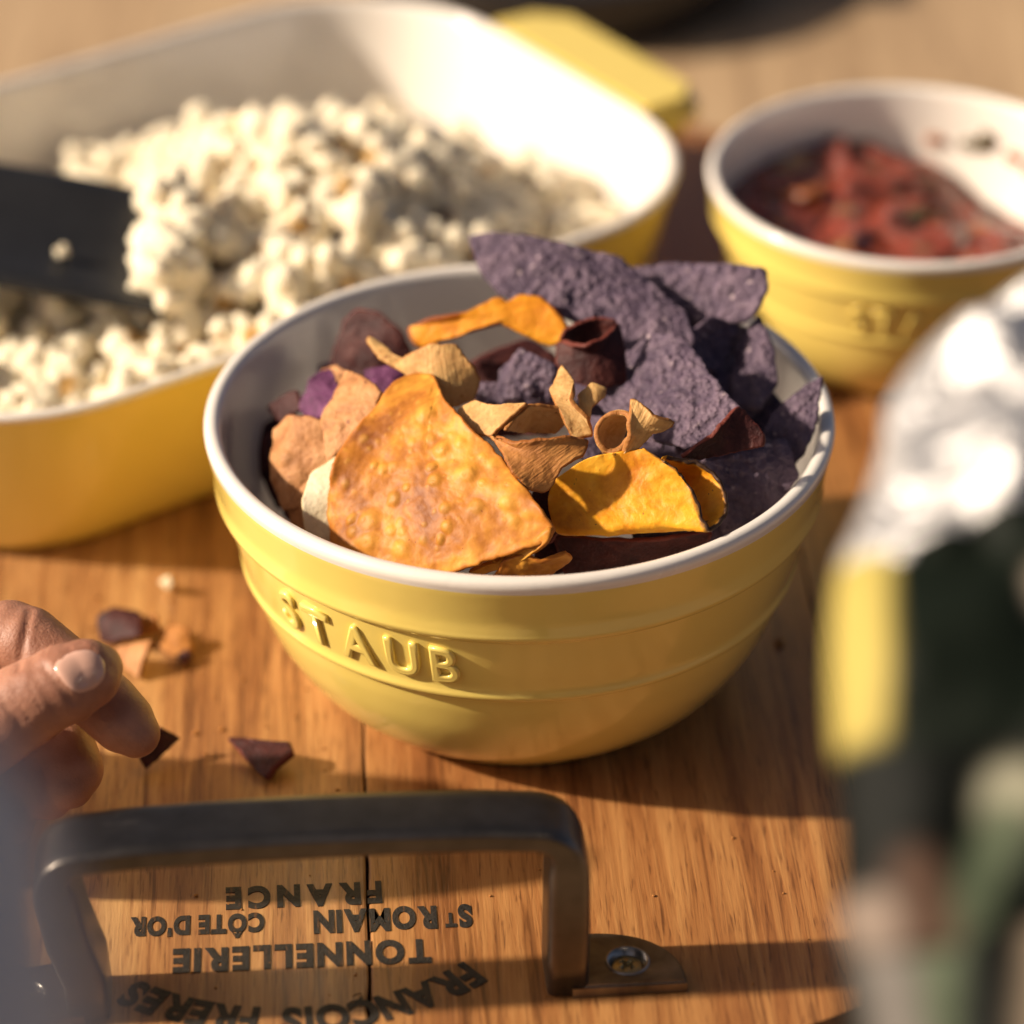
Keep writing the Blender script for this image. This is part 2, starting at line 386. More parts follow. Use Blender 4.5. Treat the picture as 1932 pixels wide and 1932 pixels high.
for sgn, b in ((1, base_r), (-1, base_l)):
    # quarter-round foot with a straight front edge
    ol = []
    x0 = .0040
    for t in np.linspace(0, 1, 20):
        a = t * math.pi / 2
        ol.append((sgn * (x0 + .0255 * math.cos(a) ** .8), -.0095 + .021 * math.sin(a) ** .85))
    ol += [(sgn * (x0 - .003), .0115), (sgn * (x0 - .003), -.0095)]
    sx, sy = b[0] + axis[0] * sgn * .0155 + perp[0] * -.0005, b[1] + axis[1] * sgn * .0155 + perp[1] * -.0005
    bm = bmesh.new(); es = []
    lp1 = [(b[0] + axis[0] * p[0] + perp[0] * p[1], b[1] + axis[1] * p[0] + perp[1] * p[1]) for p in ol]
    lp2 = [(sx + .0047 * math.cos(2 * math.pi * k / 36), sy + .0047 * math.sin(2 * math.pi * k / 36)) for k in range(36)]
    for lp in (lp1, lp2):
        vs = [bm.verts.new((p[0], p[1], TOP + .0003)) for p in lp]
        es += [bm.edges.new((vs[k], vs[(k + 1) % len(vs)])) for k in range(len(vs))]
    g = bmesh.ops.triangle_fill(bm, use_beauty=True, edges=es); fcs = [x for x in g['geom'] if isinstance(x, bmesh.types.BMFace)]
    ex = bmesh.ops.extrude_face_region(bm, geom=fcs)
    bmesh.ops.translate(bm, verts=[g for g in ex['geom'] if isinstance(g, bmesh.types.BMVert)], vec=(0, 0, .0034))
    bmesh.ops.recalc_face_normals(bm, faces=bm.faces)
    bmesh.ops.bevel(bm, geom=[e for e in bm.edges if all(v.co.z > TOP + .002 for v in e.verts) and len(e.link_faces) == 2 and abs(e.link_faces[0].normal.dot(e.link_faces[1].normal)) < .7], offset=.0007, segments=3, affect='EDGES')
    foot = bm_obj('mounting_foot', bm, M_iron, handle, smooth=False)
    # countersunk ring and cross-head screw
    prof = [(.0056, -.0001), (.0055, .0003), (.0049, .0002), (.0044, -.0009), (.0038, -.0017), (.0036, -.0026)]
    V, Fc = [], []; m = 40
    for (r_, z_) in prof:
        for k in range(m):
            a = 2 * math.pi * k / m; V.append((sx + r_ * math.cos(a), sy + r_ * math.sin(a), TOP + .0037 + z_))
    for j in range(len(prof) - 1):
        for k in range(m): Fc.append((j * m + k, j * m + (k + 1) % m, (j + 1) * m + (k + 1) % m, (j + 1) * m + k))
    mesh_obj('countersink', V, Fc, M_steel, handle)
    V, Fc = [], []; n_r = 26; m = 72
    for j in range(n_r + 1):
        r_ = .0037 * j / n_r
        for k in range(m):
            a = 2 * math.pi * k / m; x, y = r_ * math.cos(a), r_ * math.sin(a)
            xr, yr = (x + y) * .7071, (x - y) * .7071
            ins = j > 0 and min(abs(xr), abs(yr)) < .0006 and max(abs(xr), abs(yr)) < .0021
            V.append((sx + x, sy + y, TOP + .0037 - .0011 - .0004 * (r_ / .0037) ** 2 - (.0011 if ins else 0)))
    for j in range(n_r):
        for k in range(m): Fc.append((j * m + k, (j + 1) * m + k, (j + 1) * m + (k + 1) % m, j * m + (k + 1) % m))
    mesh_obj('screw', V, Fc, M_brass, handle)

# ------------------------------------------------------------------ bowls
def spl(pts, n):
    "Catmull-Rom through pts, n samples per span"
    P = np.array(pts, dtype=float); P = np.vstack([2 * P[0] - P[1], P, 2 * P[-1] - P[-2]]); out = []
    for i in range(1, len(P) - 2):
        for t in np.linspace(0, 1, n, endpoint=False):
            a, b, c, d = P[i - 1:i + 3]
            out.append(.5 * (2 * b + (c - a) * t + (2 * a - 5 * b + 4 * c - d) * t * t + (3 * b - a - 3 * c + d) * t ** 3))
    out.append(P[-2]); return np.array(out)
OUT = [(.0, .0022), (.030, .0020), (.0455, .0015), (.0470, .0002), (.0495, .0003), (.0512, .0018), (.0562, .0055), (.0630, .0125), (.0695, .0232), (.0730, .0325), (.0744, .0380),
       (.0749, .0394), (.0763, .0402), (.0768, .0414), (.0766, .0430), (.0768, .0450), (.0785, .0520), (.0803, .0598), (.0808, .0614), (.0822, .0624), (.0829, .0638), (.0829, .0655), (.0830, .0690), (.0840, .0748), (.0845, .0774)]
RIM = [(.0847, .0787), (.0850, .0806), (.0845, .0820), (.0832, .0827), (.0816, .0825), (.0805, .0814)]
INN = [(.0801, .0795), (.0794, .0720), (.0780, .0600), (.0735, .0450), (.0660, .0300), (.0550, .0180), (.040, .0105), (.020, .0080), (.0, .0078)]
def band_r(z): 
    a = np.array(OUT[13:19]); return np.interp(z, a[:, 1], a[:, 0])
def inner_r(z):
    a = np.array(RIM[-1:] + INN)[::-1]; return np.interp(z, a[:, 1], a[:, 0])
def lathe(prof, mi, name, mats, parent, m=160):
    V, Fc, MI = [], [], []
    for (r_, z_) in prof:
        for k in range(m):
            a = 2 * math.pi * k / m; V.append((max(r_, 1e-5) * math.cos(a), max(r_, 1e-5) * math.sin(a), z_))
    for j in range(len(prof) - 1):
        for k in range(m):
            Fc.append((j * m + k, j * m + (k + 1) % m, (j + 1) * m + (k + 1) % m, (j + 1) * m + k)); MI.append(mi[j])
    return mesh_obj(name, V, Fc, mats, parent, mi=MI)
def make_bowl(loc, k, label, a_from, a_to):
    root = empty('bowl', loc)
    tag(root, label, 'bowl')
    o = spl(OUT + RIM[:1], 5); ri = spl(RIM, 4); i_ = spl(RIM[-1:] + INN, 6)
    prof = np.vstack([o, ri[1:], i_[1:]]) * k
    mi = [0] * (len(o) - 1) + [1] * (len(prof) - len(o))
    lathe(prof, mi, 'body', [M_yellow, M_cream], root)
    # raised letters on the band between the two ridges
    gl = letters('STAUB', .035); cap = .0112; zb = .0462
    tot = sum((g[0][:, 0].max() - g[0][:, 0].min()) / CAP for g in gl) ; gap = .30; tot += gap * 4
    xx = 0
    for ch, (v, f) in zip('STAUB', [(text_mesh(c, -.012, .03, .05)) for c in 'STAUB']):
        wd = (v[:, 0].max() - v[:, 0].min()) / CAP
        u = (xx + (v[:, 0] - v[:, 0].min()) / CAP) / (tot); xx += wd + gap
        ang = a_from + (a_to - a_from) * u
        zz = zb + (v[:, 1] - CAP0) / CAP * cap
        hgt = np.interp(v[:, 2], [v[:, 2].min(), v[:, 2].max()], [-.0008, .0012])
        rr = np.array([band_r(z) for z in zz]) + hgt
        V = np.stack([rr * np.sin(ang), -rr * np.cos(ang), zz], 1) * k
        mesh_obj('raised_letter', V, f, M_yellow, root)
    return root
bowl = make_bowl((0, 0, .0004), 1.0, 'large yellow bowl with white rim heaped with mixed crisps on the board', R(-52), R(-11.5))
SB = np.array([.1245, .1835]); SK = .1285 / .17
bowl2 = make_bowl((SB[0], SB[1], .0004), SK, 'smaller yellow bowl of red salsa behind the crisp bowl', R(-22), R(17))

# ------------------------------------------------------------------ baking dish
DC, DA, DHX, DHY, DRC, DH, DTP = np.array([-.1046, .1846]), .6288, .1497, .1039, .064, .057, .0146
def rrect(hx, hy, rc, n=14):
    o = []
    for (sx, sy, a0) in ((1, 1, 0), (-1, 1, 90), (-1, -1, 180), (1, -1, 270)):
        for t in np.linspace(0, 90, n):
            a = R(a0 + t); o.append((sx * (hx - rc) + rc * math.cos(a), sy * (hy - rc) + rc * math.sin(a)))
    # subdivide straight runs
    out = []
    for i in range(len(o)):
        a, b = np.array(o[i]), np.array(o[(i + 1) % len(o)]); L = np.linalg.norm(b - a)
        k = max(1, int(L / .008))
        for t in range(k): out.append(a + (b - a) * t / k)
    return np.array(out)
base_out = rrect(DHX, DHY, DRC)
nrm2 = []
for i in range(len(base_out)):
    d = base_out[(i + 1) % len(base_out)] - base_out[i - 1]; d /= np.linalg.norm(d); nrm2.append((d[1], -d[0]))
nrm2 = np.array(nrm2)
dish = empty('baking_dish', (DC[0], DC[1], .0005), DA)
tag(dish, 'yellow rectangular baking dish, cream inside, filled with popcorn', 'baking dish')
pr_out = spl([(.040, .0012), (.0245, .0006), (.0205, .0002), (.0180, .0016), (.0150, .0060), (.0115, .0140), (.0070, .0280), (.0030, .0440), (.0012, .0525), (.0008, .0546)], 4)
pr_rim = spl([(.0008, .0546), (.0002, .0556), (.0006, .0566), (.0018, .0571), (.0032, .0569), (.0042, .0560)], 3)
pr_in = spl([(.0042, .0560), (.0060, .0480), (.0095, .0330), (.0135, .0190), (.0190, .0110), (.0280, .0078), (.0450, .0070)], 5)
pr = np.vstack([pr_out, pr_rim[1:], pr_in[1:]]); V, Fc, MI = [], [], []; m = len(base_out)
for (ins, z_) in pr:
    for k in range(m): V.append((*(base_out[k] - nrm2[k] * ins), z_))
for j in range(len(pr) - 1):
    for k in range(m):
        Fc.append((j * m + k, j * m + (k + 1) % m, (j + 1) * m + (k + 1) % m, (j + 1) * m + k)); MI.append(0 if j < len(pr_out) - 1 else 1)
Fc.append(tuple(range(m))[::-1]); MI.append(0)
Fc.append(tuple((len(pr) - 1) * m + k for k in range(m))); MI.append(1)
mesh_obj('body', V, Fc, [M_yellow, M_cream], dish, mi=MI)
for sgn in (1, -1):
    bm = bmesh.new()
    ol = [(DHX - .0022, -.046), (DHX + .020, -.046), (DHX + .030, -.036), (DHX + .031, .034), (DHX + .020, .047), (DHX - .0022, .050)]
    vs = [bm.verts.new((sgn * p[0], sgn * p[1], .0432)) for p in ol]
    fc = bm.faces.new(vs); ex = bmesh.ops.extrude_face_region(bm, geom=[fc])
    bmesh.ops.translate(bm, verts=[g for g in ex['geom'] if isinstance(g, bmesh.types.BMVert)], vec=(0, 0, .0135))
    bmesh.ops.recalc_face_normals(bm, faces=bm.faces)
    bmesh.ops.bevel(bm, geom=list(bm.edges), offset=.0045, segments=4, affect='EDGES')
    bm_obj('side_handle', bm, M_yellow, dish, smooth=False)

# ---- popcorn
def popmat():
    m = NM('popcorn'); v = m.coord(); h = m.attr('hull'); oi = m.n('ShaderNodeObjectInfo')
    n = m.noise(v, 260, 4)
    c = m.ramp(n, [(.3, (.86, .71, .46)), (.6, (.93, .84, .66))])
    c = m.mix(m.ramp(m.math('ADD', h, m.math('MULTIPLY', m.math('SUBTRACT', n, .5), .5)), [(.46, 0), (.72, 1)]), c, (.55, .31, .09))
    dk = m.ramp(oi.outputs['Random'], [(.80, 0), (.82, 1)], 'CONSTANT')
    c = m.mix(m.math('MULTIPLY', dk, m.ramp(m.math('ADD', h, m.math('MULTIPLY', m.math('SUBTRACT', n, .5), .3)), [(.62, 0), (.75, 1)])), c, (.06, .03, .035))
    m.set(Base_Color=c, Roughness=.75, Normal=m.bump(n, .4, .001), Subsurface_Weight=.15, Subsurface_Radius=(.0025, .0018, .0012), Subsurface_Scale=1.0); return m.m
M_pop = popmat()
pop_meshes = []
for q in range(12):
    bm = bmesh.new(); bmesh.ops.create_icosphere(bm, subdivisions=4, radius=1)
    nl = rng.integers(8, 13); cs = rng.normal(size=(nl, 3)); cs /= np.linalg.norm(cs, axis=1)[:, None]; cs *= rng.uniform(.48, .80, (nl, 1)); rs = rng.uniform(.30, .52, nl)
    hull = []
    hd = rng.normal(size=3); hd /= np.linalg.norm(hd)
    for v in bm.verts:
        d = np.array(v.co); d /= np.linalg.norm(d); b = cs @ d; disc = b * b - ((cs ** 2).sum(1) - rs ** 2)
        rho = np.where(disc > 0, b + np.sqrt(np.maximum(disc, 0)), .42); rho = float(np.max(np.maximum(rho, .46)))
        rho *= 1 + .16 * noise.noise(Vector(d * 4 + q)) + .11 * noise.noise(Vector(d * 9 + q)) + .05 * noise.noise(Vector(d * 24 + q))
        v.co = Vector(d * rho); hull.append(max(0, .95 - rho) * .9 + max(0, float(d @ hd)) ** 4 * .75)
    me = bpy.data.meshes.new('popcorn'); bm.to_mesh(me); bm.free(); me.materials.append(M_pop)
    me.polygons.foreach_set('use_smooth', [True] * len(me.polygons))
    a = me.attributes.new('hull', 'FLOAT', 'POINT'); a.data.foreach_set('value', np.array(hull, dtype=np.float32)); pop_meshes.append(me)
def dloc(P):
    d = np.array(P[:2]) - DC; c, s = math.cos(DA), math.sin(DA); return np.array([d[0] * c + d[1] * s, -d[0] * s + d[1] * c])
def dworld(x, y, z):
    c, s = math.cos(DA), math.sin(DA); return np.array([DC[0] + x * c - y * s, DC[1] + x * s + y * c, z])
pk = dloc(Z(640, 300, .06)); pk2 = dloc(Z(520, 560, .05)); pk3 = dloc(Z(840, 420, .05))
def heap(x, y):
    e = lambda p, s, h: h * math.exp(-((x - p[0]) ** 2 + (y - p[1]) ** 2) / (2 * s * s))
    h = .025 + e(pk, .049, .041) + e(pk2, .035, .016) + e(pk3, .03, .006)
    h -= .010 * min(1, max(0, (x - .03) / .05))
    if x < -.02: h += .006 * min(1, (-.02 - x) / .05)
    return h
pts_ = []; tries = 0
xr_end = dloc(Z(1190, 400, .03))[0]
while tries < 60000 and len(pts_) < 290:
    tries += 1
    x = rng.uniform(-DHX + .02, min(DHX - .02, xr_end)); y = rng.uniform(-DHY + .017, DHY - .030)
    # keep inside rounded corners
    kx, ky = max(0, abs(x) - (DHX - .02 - .045)), max(0, abs(y) - (DHY - .017 - .045))
    if kx * kx + ky * ky > .045 ** 2: continue
    if x > .035 and y > .035 and rng.random() < .96: continue
    if x > .050 and rng.random() < (.80 if x < .085 else .93): continue
    P = dworld(x, y, 0)
    z = heap(x, y) + rng.uniform(-.006, .003)
    sz = rng.uniform(.0080, .0125)
    vz = P - CAM; pxx = CPX + FPX * (vz @ rt) / (vz @ fw)
    if pxx < -160: continue
    if all((x - q[0]) ** 2 + (y - q[1]) ** 2 + (.7 * (z - q[2])) ** 2 > (.55 * (sz + q[3])) ** 2 for q in pts_): pts_.append((x, y, z, sz))
SPAT = None
# ---- spatula first (its plane keeps popcorn off the blade)
sp_c = [Z(372, 402, .058), Z(300, 612, .050)]
sp_dir = (Z(0, 345, .068) - Z(372, 402, .058)); sp_dir2 = Z(-10, 530, .062) - Z(300, 612, .050)
u_ax = (sp_dir / np.linalg.norm(sp_dir) + sp_dir2 / np.linalg.norm(sp_dir2)); u_ax /= np.linalg.norm(u_ax)
mid_tip = (sp_c[0] + sp_c[1]) / 2; wv = sp_c[0] - sp_c[1]; wv -= u_ax * (wv @ u_ax); half = np.linalg.norm(wv) / 2 ; v_ax = wv / np.linalg.norm(wv); n_ax = np.cross(u_ax, v_ax)
if n_ax[2] < 0: n_ax = -n_ax
V, Fc = [], []; nu, nv = 30, 15; L = .115
for side in (1, -1):
    for i in range(nu):
        s = i / (nu - 1)
        for j in range(nv):
            t = 2 * j / (nv - 1) - 1
            taper = 1 - .45 * max(0, (s - .75) / .25) ** 2
            skew = (t * .0 + (1 - t) * 0)
            th = (.0012 + .0014 * min(1, s * 3)) * (1 if abs(t) < .95 else .5)
            P = mid_tip + u_ax * (s * L + .002 * (1 - t * t)) + v_ax * t * half * taper + n_ax * (.004 * t * t + side * th - .006 * s * s)
            V.append(P)
N = nu * nv
for i in range(nu - 1):
    for j in range(nv - 1):
        a = i * nv + j; Fc.append((a, a + 1, a + nv + 1, a + nv)); Fc.append((N + a, N + a + nv, N + a + nv + 1, N + a + 1))
for i in range(nu - 1):
    for j in (0, nv - 1):
        a = i * nv + j; Fc.append((a, a + nv, N + a + nv, N + a))
for j in range(nv - 1):
    for i in (0, nu - 1):
        a = i * nv + j; Fc.append((a, a + 1, N + a + 1, N + a))
bm = bmesh.new(); vv = [bm.verts.new(p) for p in V]
for q in Fc: bm.faces.new([vv[k] for k in q])
bmesh.ops.recalc_face_normals(bm, faces=bm.faces)
spat = empty('spatula', mid_tip + u_ax * L)
tag(spat, 'black spatula with a broad flat blade pushed into the popcorn', 'spatula')
o = bm_obj('blade', bm, M_black, spat); o.matrix_parent_inverse = Matrix.Translation(spat.location).inverted()
hp = [mid_tip + u_ax * (L - .012 + t * .20) + n_ax * (-.006 + .05 * t ** 1.5) for t in np.linspace(0, 1, 14)]
o = sweep(hp, [.016 + .008 * min(1, t * 2) for t in np.linspace(0, 1, 14)], [.007 + .006 * min(1, t * 2) for t in np.linspace(0, 1, 14)], 'handle', M_black, spat, v_ax)
o.matrix_parent_inverse = Matrix.Translation(spat.location).inverted()
def on_blade(P, sz):
    d = P - mid_tip; a, b, c = d @ u_ax, d @ v_ax, d @ n_ax
    return a > .028 - sz * .3 and abs(b) < half + sz * .6 and c > -.016
npop = 0
for k_ in range(9): q_ = mid_tip - u_ax * rng.uniform(-.009, .010) + v_ax * half * rng.uniform(-.85, .85) + n_ax * rng.uniform(.004, .009); pts_.append((*dloc(q_), q_[2], rng.uniform(.0095, .0125)))
for (x, y, z, sz) in pts_:
    P = dworld(x, y, z)
    if on_blade(P, sz) and (x, y, z, sz) not in pts_[-9:]: continue
    rb = rng.random()
    o = link(bpy.data.objects.new('popcorn', pop_meshes[npop % len(pop_meshes)])); npop += 1
    o.location = P; o.scale = (sz * rng.uniform(.9, 1.1), sz * rng.uniform(.9, 1.1), sz * rng.uniform(.85, 1.05)); o.rotation_euler = tuple(rng.uniform(0, 6.28, 3))
    tag(o, 'popped cream-white popcorn piece heaped in the yellow baking dish', 'popcorn', 'popcorn in the baking dish')
o = link(bpy.data.objects.new('popcorn', pop_meshes[3])); o.location = mid_tip + u_ax * .035 - v_ax * half * .35 + n_ax * .005; o.scale = (.0021,) * 3
tag(o, 'tiny crumb of popcorn lying alone on the black spatula blade', 'popcorn')

# ------------------------------------------------------------------ salsa
def wet(name, c, rough=.18, var=.3): return plain(name, c, rough, 0, var, 240, .5, .001, Coat_Weight=.4, Coat_Roughness=.1)
M_sauce = wet('red_sauce', (.16, .030, .012)); M_tom = wet('tomato', (.27, .040, .016)); M_tom2 = wet('orange_tomato', (.40, .11, .025))
M_grn = wet('green_herb', (.12, .085, .022)); M_oni = wet('onion', (.36, .20, .09))
salsa = empty('salsa', (SB[0], SB[1], .0405))
tag(salsa, 'chunky red tomato salsa with green bits in the smaller yellow bowl', 'salsa')
V, Fc = [], []; nr_, m = 22, 80
def sal_z(x, y):
    z = .0445 - .15 * (x) - .05 * y if x > 0 else .0445 - .02 * x
    z -= .010 * math.exp(-((x - .034) ** 2 + (y - .030) ** 2) / (2 * .020 ** 2))
    return max(.016, z) + .0022 * noise.noise(Vector((x * 110, y * 110, 2))) + .0012 * noise.noise(Vector((x * 260, y * 260, 7)))
for j in range(nr_ + 1):
    for k in range(m):
        a = 2 * math.pi * k / m; lo = 0.0
        r_ = j / nr_
        # outer radius follows the bowl wall at the local level
        z = .04
        for _ in range(4):
            rr = (inner_r(z / SK) * SK + .0006); x, y = rr * r_ * math.cos(a), rr * r_ * math.sin(a); z = sal_z(x, y)
        V.append((x, y, z - .0405))
for j in range(nr_):
    for k in range(m): Fc.append((j * m + k, (j + 1) * m + k, (j + 1) * m + (k + 1) % m, j * m + (k + 1) % m))
mesh_obj('sauce', V, Fc, M_sauce, salsa)
def chunk_mesh(seed, sub=3):
    bm = bmesh.new(); bmesh.ops.create_icosphere(bm, subdivisions=sub, radius=1)
    for v in bm.verts:
        d = v.co.normalized(); p = 4.0
        q = (abs(d.x) ** p + abs(d.y) ** p + abs(d.z) ** p) ** (-1 / p)
        v.co = d * q * (1 + .45 * noise.noise(d * 1.8 + Vector((seed, 0, 0))))
    me = bpy.data.meshes.new('chunk'); bm.to_mesh(me); bm.free(); me.polygons.foreach_set('use_smooth', [True] * len(me.polygons)); return me
for q in range(80):
    nm, mt, s0 = [('tomato_chunk', M_tom, .0055), ('tomato_chunk', M_tom, .0065), ('tomato_chunk', M_tom2, .0050), ('herb_piece', M_grn, .0040), ('onion_piece', M_oni, .0035)][[0, 1, 0, 2, 3, 0, 4, 1][q % 8]]
    a, r_ = rng.uniform(0, 6.28), .050 * math.sqrt(rng.random()); x, y = r_ * math.cos(a), r_ * math.sin(a)
    if x > .030 and y > .014: continue
    me = chunk_mesh(q * 1.7); me.materials.append(mt)
    o = link(bpy.data.objects.new(nm, me), salsa); o.location = (x, y, sal_z(x, y) - .0405 - .0004)
    o.scale = (s0 * rng.uniform(.8, 2.0), s0 * rng.uniform(.6, 1.2), s0 * rng.uniform(.25, .55)); o.rotation_euler = (rng.uniform(-.5, .5), rng.uniform(-.5, .5), rng.uniform(0, 6))
for (a, z) in ((58, .048), (63, .046), (47, .046), (75, .0455), (38, .044)):     # bits stuck to the lit wall
    rr = inner_r(z / SK) * SK - .0008; me = chunk_mesh(a); me.materials.append(M_grn if a in (58, 63) else M_tom2)
    o = link(bpy.data.objects.new('herb_piece' if a in (58, 63) else 'tomato_chunk', me), salsa); o.location = (rr * math.cos(R(a)), rr * math.sin(R(a)), z - .0405)
    o.scale = (.0014, .0026, .0045) if a == 58 else (.0012, .003, .002); o.rotation_euler = (0, -.3, R(a))

# ------------------------------------------------------------------ crisps
def closed_curve(pts, n, smooth):
    P = np.array(pts, dtype=float); Q = np.vstack([P, P[:1]]); L = np.linalg.norm(np.diff(Q, axis=0), axis=1); s = np.concatenate([[0], np.cumsum(L)])
    t = np.linspace(0, s[-1], n, endpoint=False); B = np.stack([np.interp(t, s, Q[:, k]) for k in range(3)], 1)
    for _ in range(smooth): B = .25 * np.roll(B, 1, 0) + .5 * B + .25 * np.roll(B, -1, 0)
    return B
def surf_polar(outline, bulge=2.0, centre=None, na=120, nr=26, smooth=2, rag=.5, seed=0, wav=1.0, bend=None):
    B = closed_curve([Z(a, b, z / 1000) for a, b, z in outline], na, smooth)
    c = Z(centre[0], centre[1], centre[2] / 1000) if centre else B.mean(0)
    n = np.zeros(3)
    for i in range(na): n += np.cross(B[i] - c, B[(i + 1) % na] - c)
    n /= np.linalg.norm(n)
    if n @ (CAM - c) < 0: n = -n
    for i in range(na):
        e = B[i] - c; e = e / np.linalg.norm(e)
        B[i] += e * rag * .001 * (noise.noise(Vector(B[i] * 300 + seed)) + .6 * noise.noise(Vector(B[i] * 900 + seed))) + n * wav * .0012 * noise.noise(Vector(B[i] * 90 + seed))
    ba = seed * 1.3 if bend is None else R(bend)
    e0 = np.cross(n, (0, 0, 1)); e0 = e0 / np.linalg.norm(e0); e1 = np.cross(n, e0); bd = e0 * math.cos(ba) + e1 * math.sin(ba); bt = np.cross(n, bd)
    pm = np.abs((B - c) @ bd).max(); qm = np.abs((B - c) @ bt).max()
    def off(P):
        p, q = ((P - c) @ bd) / pm, ((P - c) @ bt) / qm
        return n * bulge * .001 * (.85 - 1.05 * p * p - .35 * q * q + .3 * p * q)
    hh = (B - B.mean(0)) @ n; Hk = np.fft.fft(hh) / na; kk = np.abs(np.fft.fftfreq(na, 1 / na))
    c = c - n * ((c - B.mean(0)) @ n); Q = (B - c) - np.outer((B - c) @ n, n)
    V = [c + off(c)]; rad = [0]
    for j in range(1, nr + 1):
        t = j / nr; ht = np.real(np.fft.ifft(Hk * na * t ** np.minimum(kk, 60)))
        for i in range(na): P = c + Q[i] * t; V.append(P + n * ht[i] + off(P)); rad.append(t)
    F_ = [(0, 1 + i, 1 + (i + 1) % na) for i in range(na)]
    for j in range(nr - 1):
        for i in range(na):
            a = 1 + j * na + i; b = 1 + j * na + (i + 1) % na; F_.append((a, a + na, b + na, b))
    edge = [1 + (nr - 1) * na + i for i in range(na)]
    V = np.array(V)
    return V, F_, np.array(rad), [edge], n, np.stack([(V - c) @ bd, (V - c) @ bt], 1)
def cr(P, t):
    P = np.array(P); n = len(P) - 1; x = min(max(t, 0), 1) * n; i = min(int(x), n - 1); f_ = x - i
    g = lambda k: P[k] if 0 <= k <= n else (2 * P[0] - P[1] if k < 0 else 2 * P[n] - P[n - 1])
    a, b, c, d = g(i - 1), g(i), g(i + 1), g(i + 2)
    return .5 * (2 * b + (c - a) * f_ + (2 * a - 5 * b + 4 * c - d) * f_ ** 2 + (3 * b - a - 3 * c + d) * f_ ** 3)
def surf_patch(grid, nu=56, nv=56, rag=.4, seed=0, edges='all'):
    W = [[Z(a, b, z / 1000) for a, b, z in row] for row in grid]
    V, rad, fib = [], [], []
    for i in range(nu):
        t = i / (nu - 1); rows = [cr(c_, t) for c_ in zip(*W)]
        for j in range(nv):
            s = j / (nv - 1); P = cr(rows, s); V.append(P)
            e = max(abs(2 * t - 1) if edges in ('all', 'u') else 0, abs(2 * s - 1) if edges in ('all', 'v') else ((2 * s - 1) if edges == 'v1' else 0)); rad.append(e); fib.append((t * .05, s * .05))
            if e > .97: V[-1] = P + .0004 * rag * np.array([noise.noise(Vector(P * 500 + seed)), noise.noise(Vector(P * 500 + seed + 9)), noise.noise(Vector(P * 500 + seed + 5))])
    F_ = [(i * nv + j, i * nv + j + 1, (i + 1) * nv + j + 1, (i + 1) * nv + j) for i in range(nu - 1) for j in range(nv - 1)]
    edge = [j for j in range(nv)] + [i * nv + nv - 1 for i in range(1, nu)] + [(nu - 1) * nv + j for j in range(nv - 2, -1, -1)] + [i * nv for i in range(nu - 2, 0, -1)]
    return np.array(V), F_, np.array(rad), [edge], None, np.array(fib)
def crisp(name, surfs, mat, label, cat='crisp', thick=1.3, amp=.5, freq=120, bubbles=(), group=None, seed=0, parent=None):
    AV, AF, AR, AB, AX = [], [], [], [], []
    for (V, F_, rad, loops, n0, fib) in surfs:
        nv = len(V); bub = np.zeros(nv)
        T3 = np.array([(q[0], q[1], q[2]) for q in F_] + [(q[0], q[2], q[3]) for q in F_ if len(q) == 4])
        def normals(V):
            k = np.cross(V[T3[:, 1]] - V[T3[:, 0]], V[T3[:, 2]] - V[T3[:, 0]]); N = np.zeros_like(V)
            for c_ in range(3): np.add.at(N, T3[:, c_], k)
            N /= np.maximum(np.linalg.norm(N, axis=1), 1e-12)[:, None]; return N
        k_ = np.linalg.norm(np.cross(V[T3[:, 1]] - V[T3[:, 0]], V[T3[:, 2]] - V[T3[:, 0]]), axis=1); area = k_.sum() / 2; k_ /= k_.sum()
        first = len(AV) == 0
        N = normals(V)
        if n0 is not None and (N @ n0).mean() < 0: N = -N
        if n0 is None and (N * (CAM - V)).sum() < 0: N = -N
        disp = np.array([noise.noise(Vector(p * freq + seed)) * amp + noise.noise(Vector(p * freq * 3 + seed)) * amp * .35 + noise.noise(Vector(p * freq * 8 + seed)) * amp * .12 for p in V]) * .001
        for (cnt, r0, r1, h) in (bubbles if first else ()):
            ids = T3[rng.choice(len(T3), max(3, int(cnt * min(1, area / .0011))), p=k_), 0]
            for q in ids:
                r_ = rng.uniform(r0, r1) * .001; d2 = ((V - V[q]) ** 2).sum(1); g = np.exp(-d2 / (2 * (r_ * .55) ** 2)); g = np.minimum(1, g * 1.5); disp += g * h * .001 * rng.uniform(.5, 1); bub = np.maximum(bub, g)
        V = V + N * disp[:, None]; N2 = normals(V)
        if (N2 * N).sum() < 0: N2 = -N2
        h = thick * .0005 * np.where(rad > .985, .6, 1.0)
        b0 = len(AV); top = V + N2 * h[:, None]; bot = V - N2 * h[:, None]
        AV += list(top) + list(bot); AR += list(rad) * 2; AB += list(bub) * 2; AX += list(fib) * 2
        AF += [tuple(b0 + i for i in q) for q in F_] + [tuple(b0 + nv + i for i in q[::-1]) for q in F_]
        for lp in loops:
            for k in range(len(lp)):
                a, b = lp[k], lp[(k + 1) % len(lp)]; AF.append((b0 + a, b0 + b, b0 + nv + b, b0 + nv + a))
    bm = bmesh.new(); vv = [bm.verts.new(p) for p in AV]
    for q in AF:
        try: bm.faces.new([vv[k] for k in q])
        except ValueError: pass
    bmesh.ops.recalc_face_normals(bm, faces=bm.faces)
    o = bm_obj(name, bm, mat, parent); fattr(o, 'rad', AR); fattr(o, 'bub', AB); AX = np.array(AX); fattr(o, 'fib', AX[:, 0] * 20); fattr(o, 'fib2', AX[:, 1] * 20)
    recenter(o)
    return tag(o, label, cat, group)
BUB = [(26, 1.0, 2.2, .8), (70, .5, 1.1, .45)]
SP = surf_polar
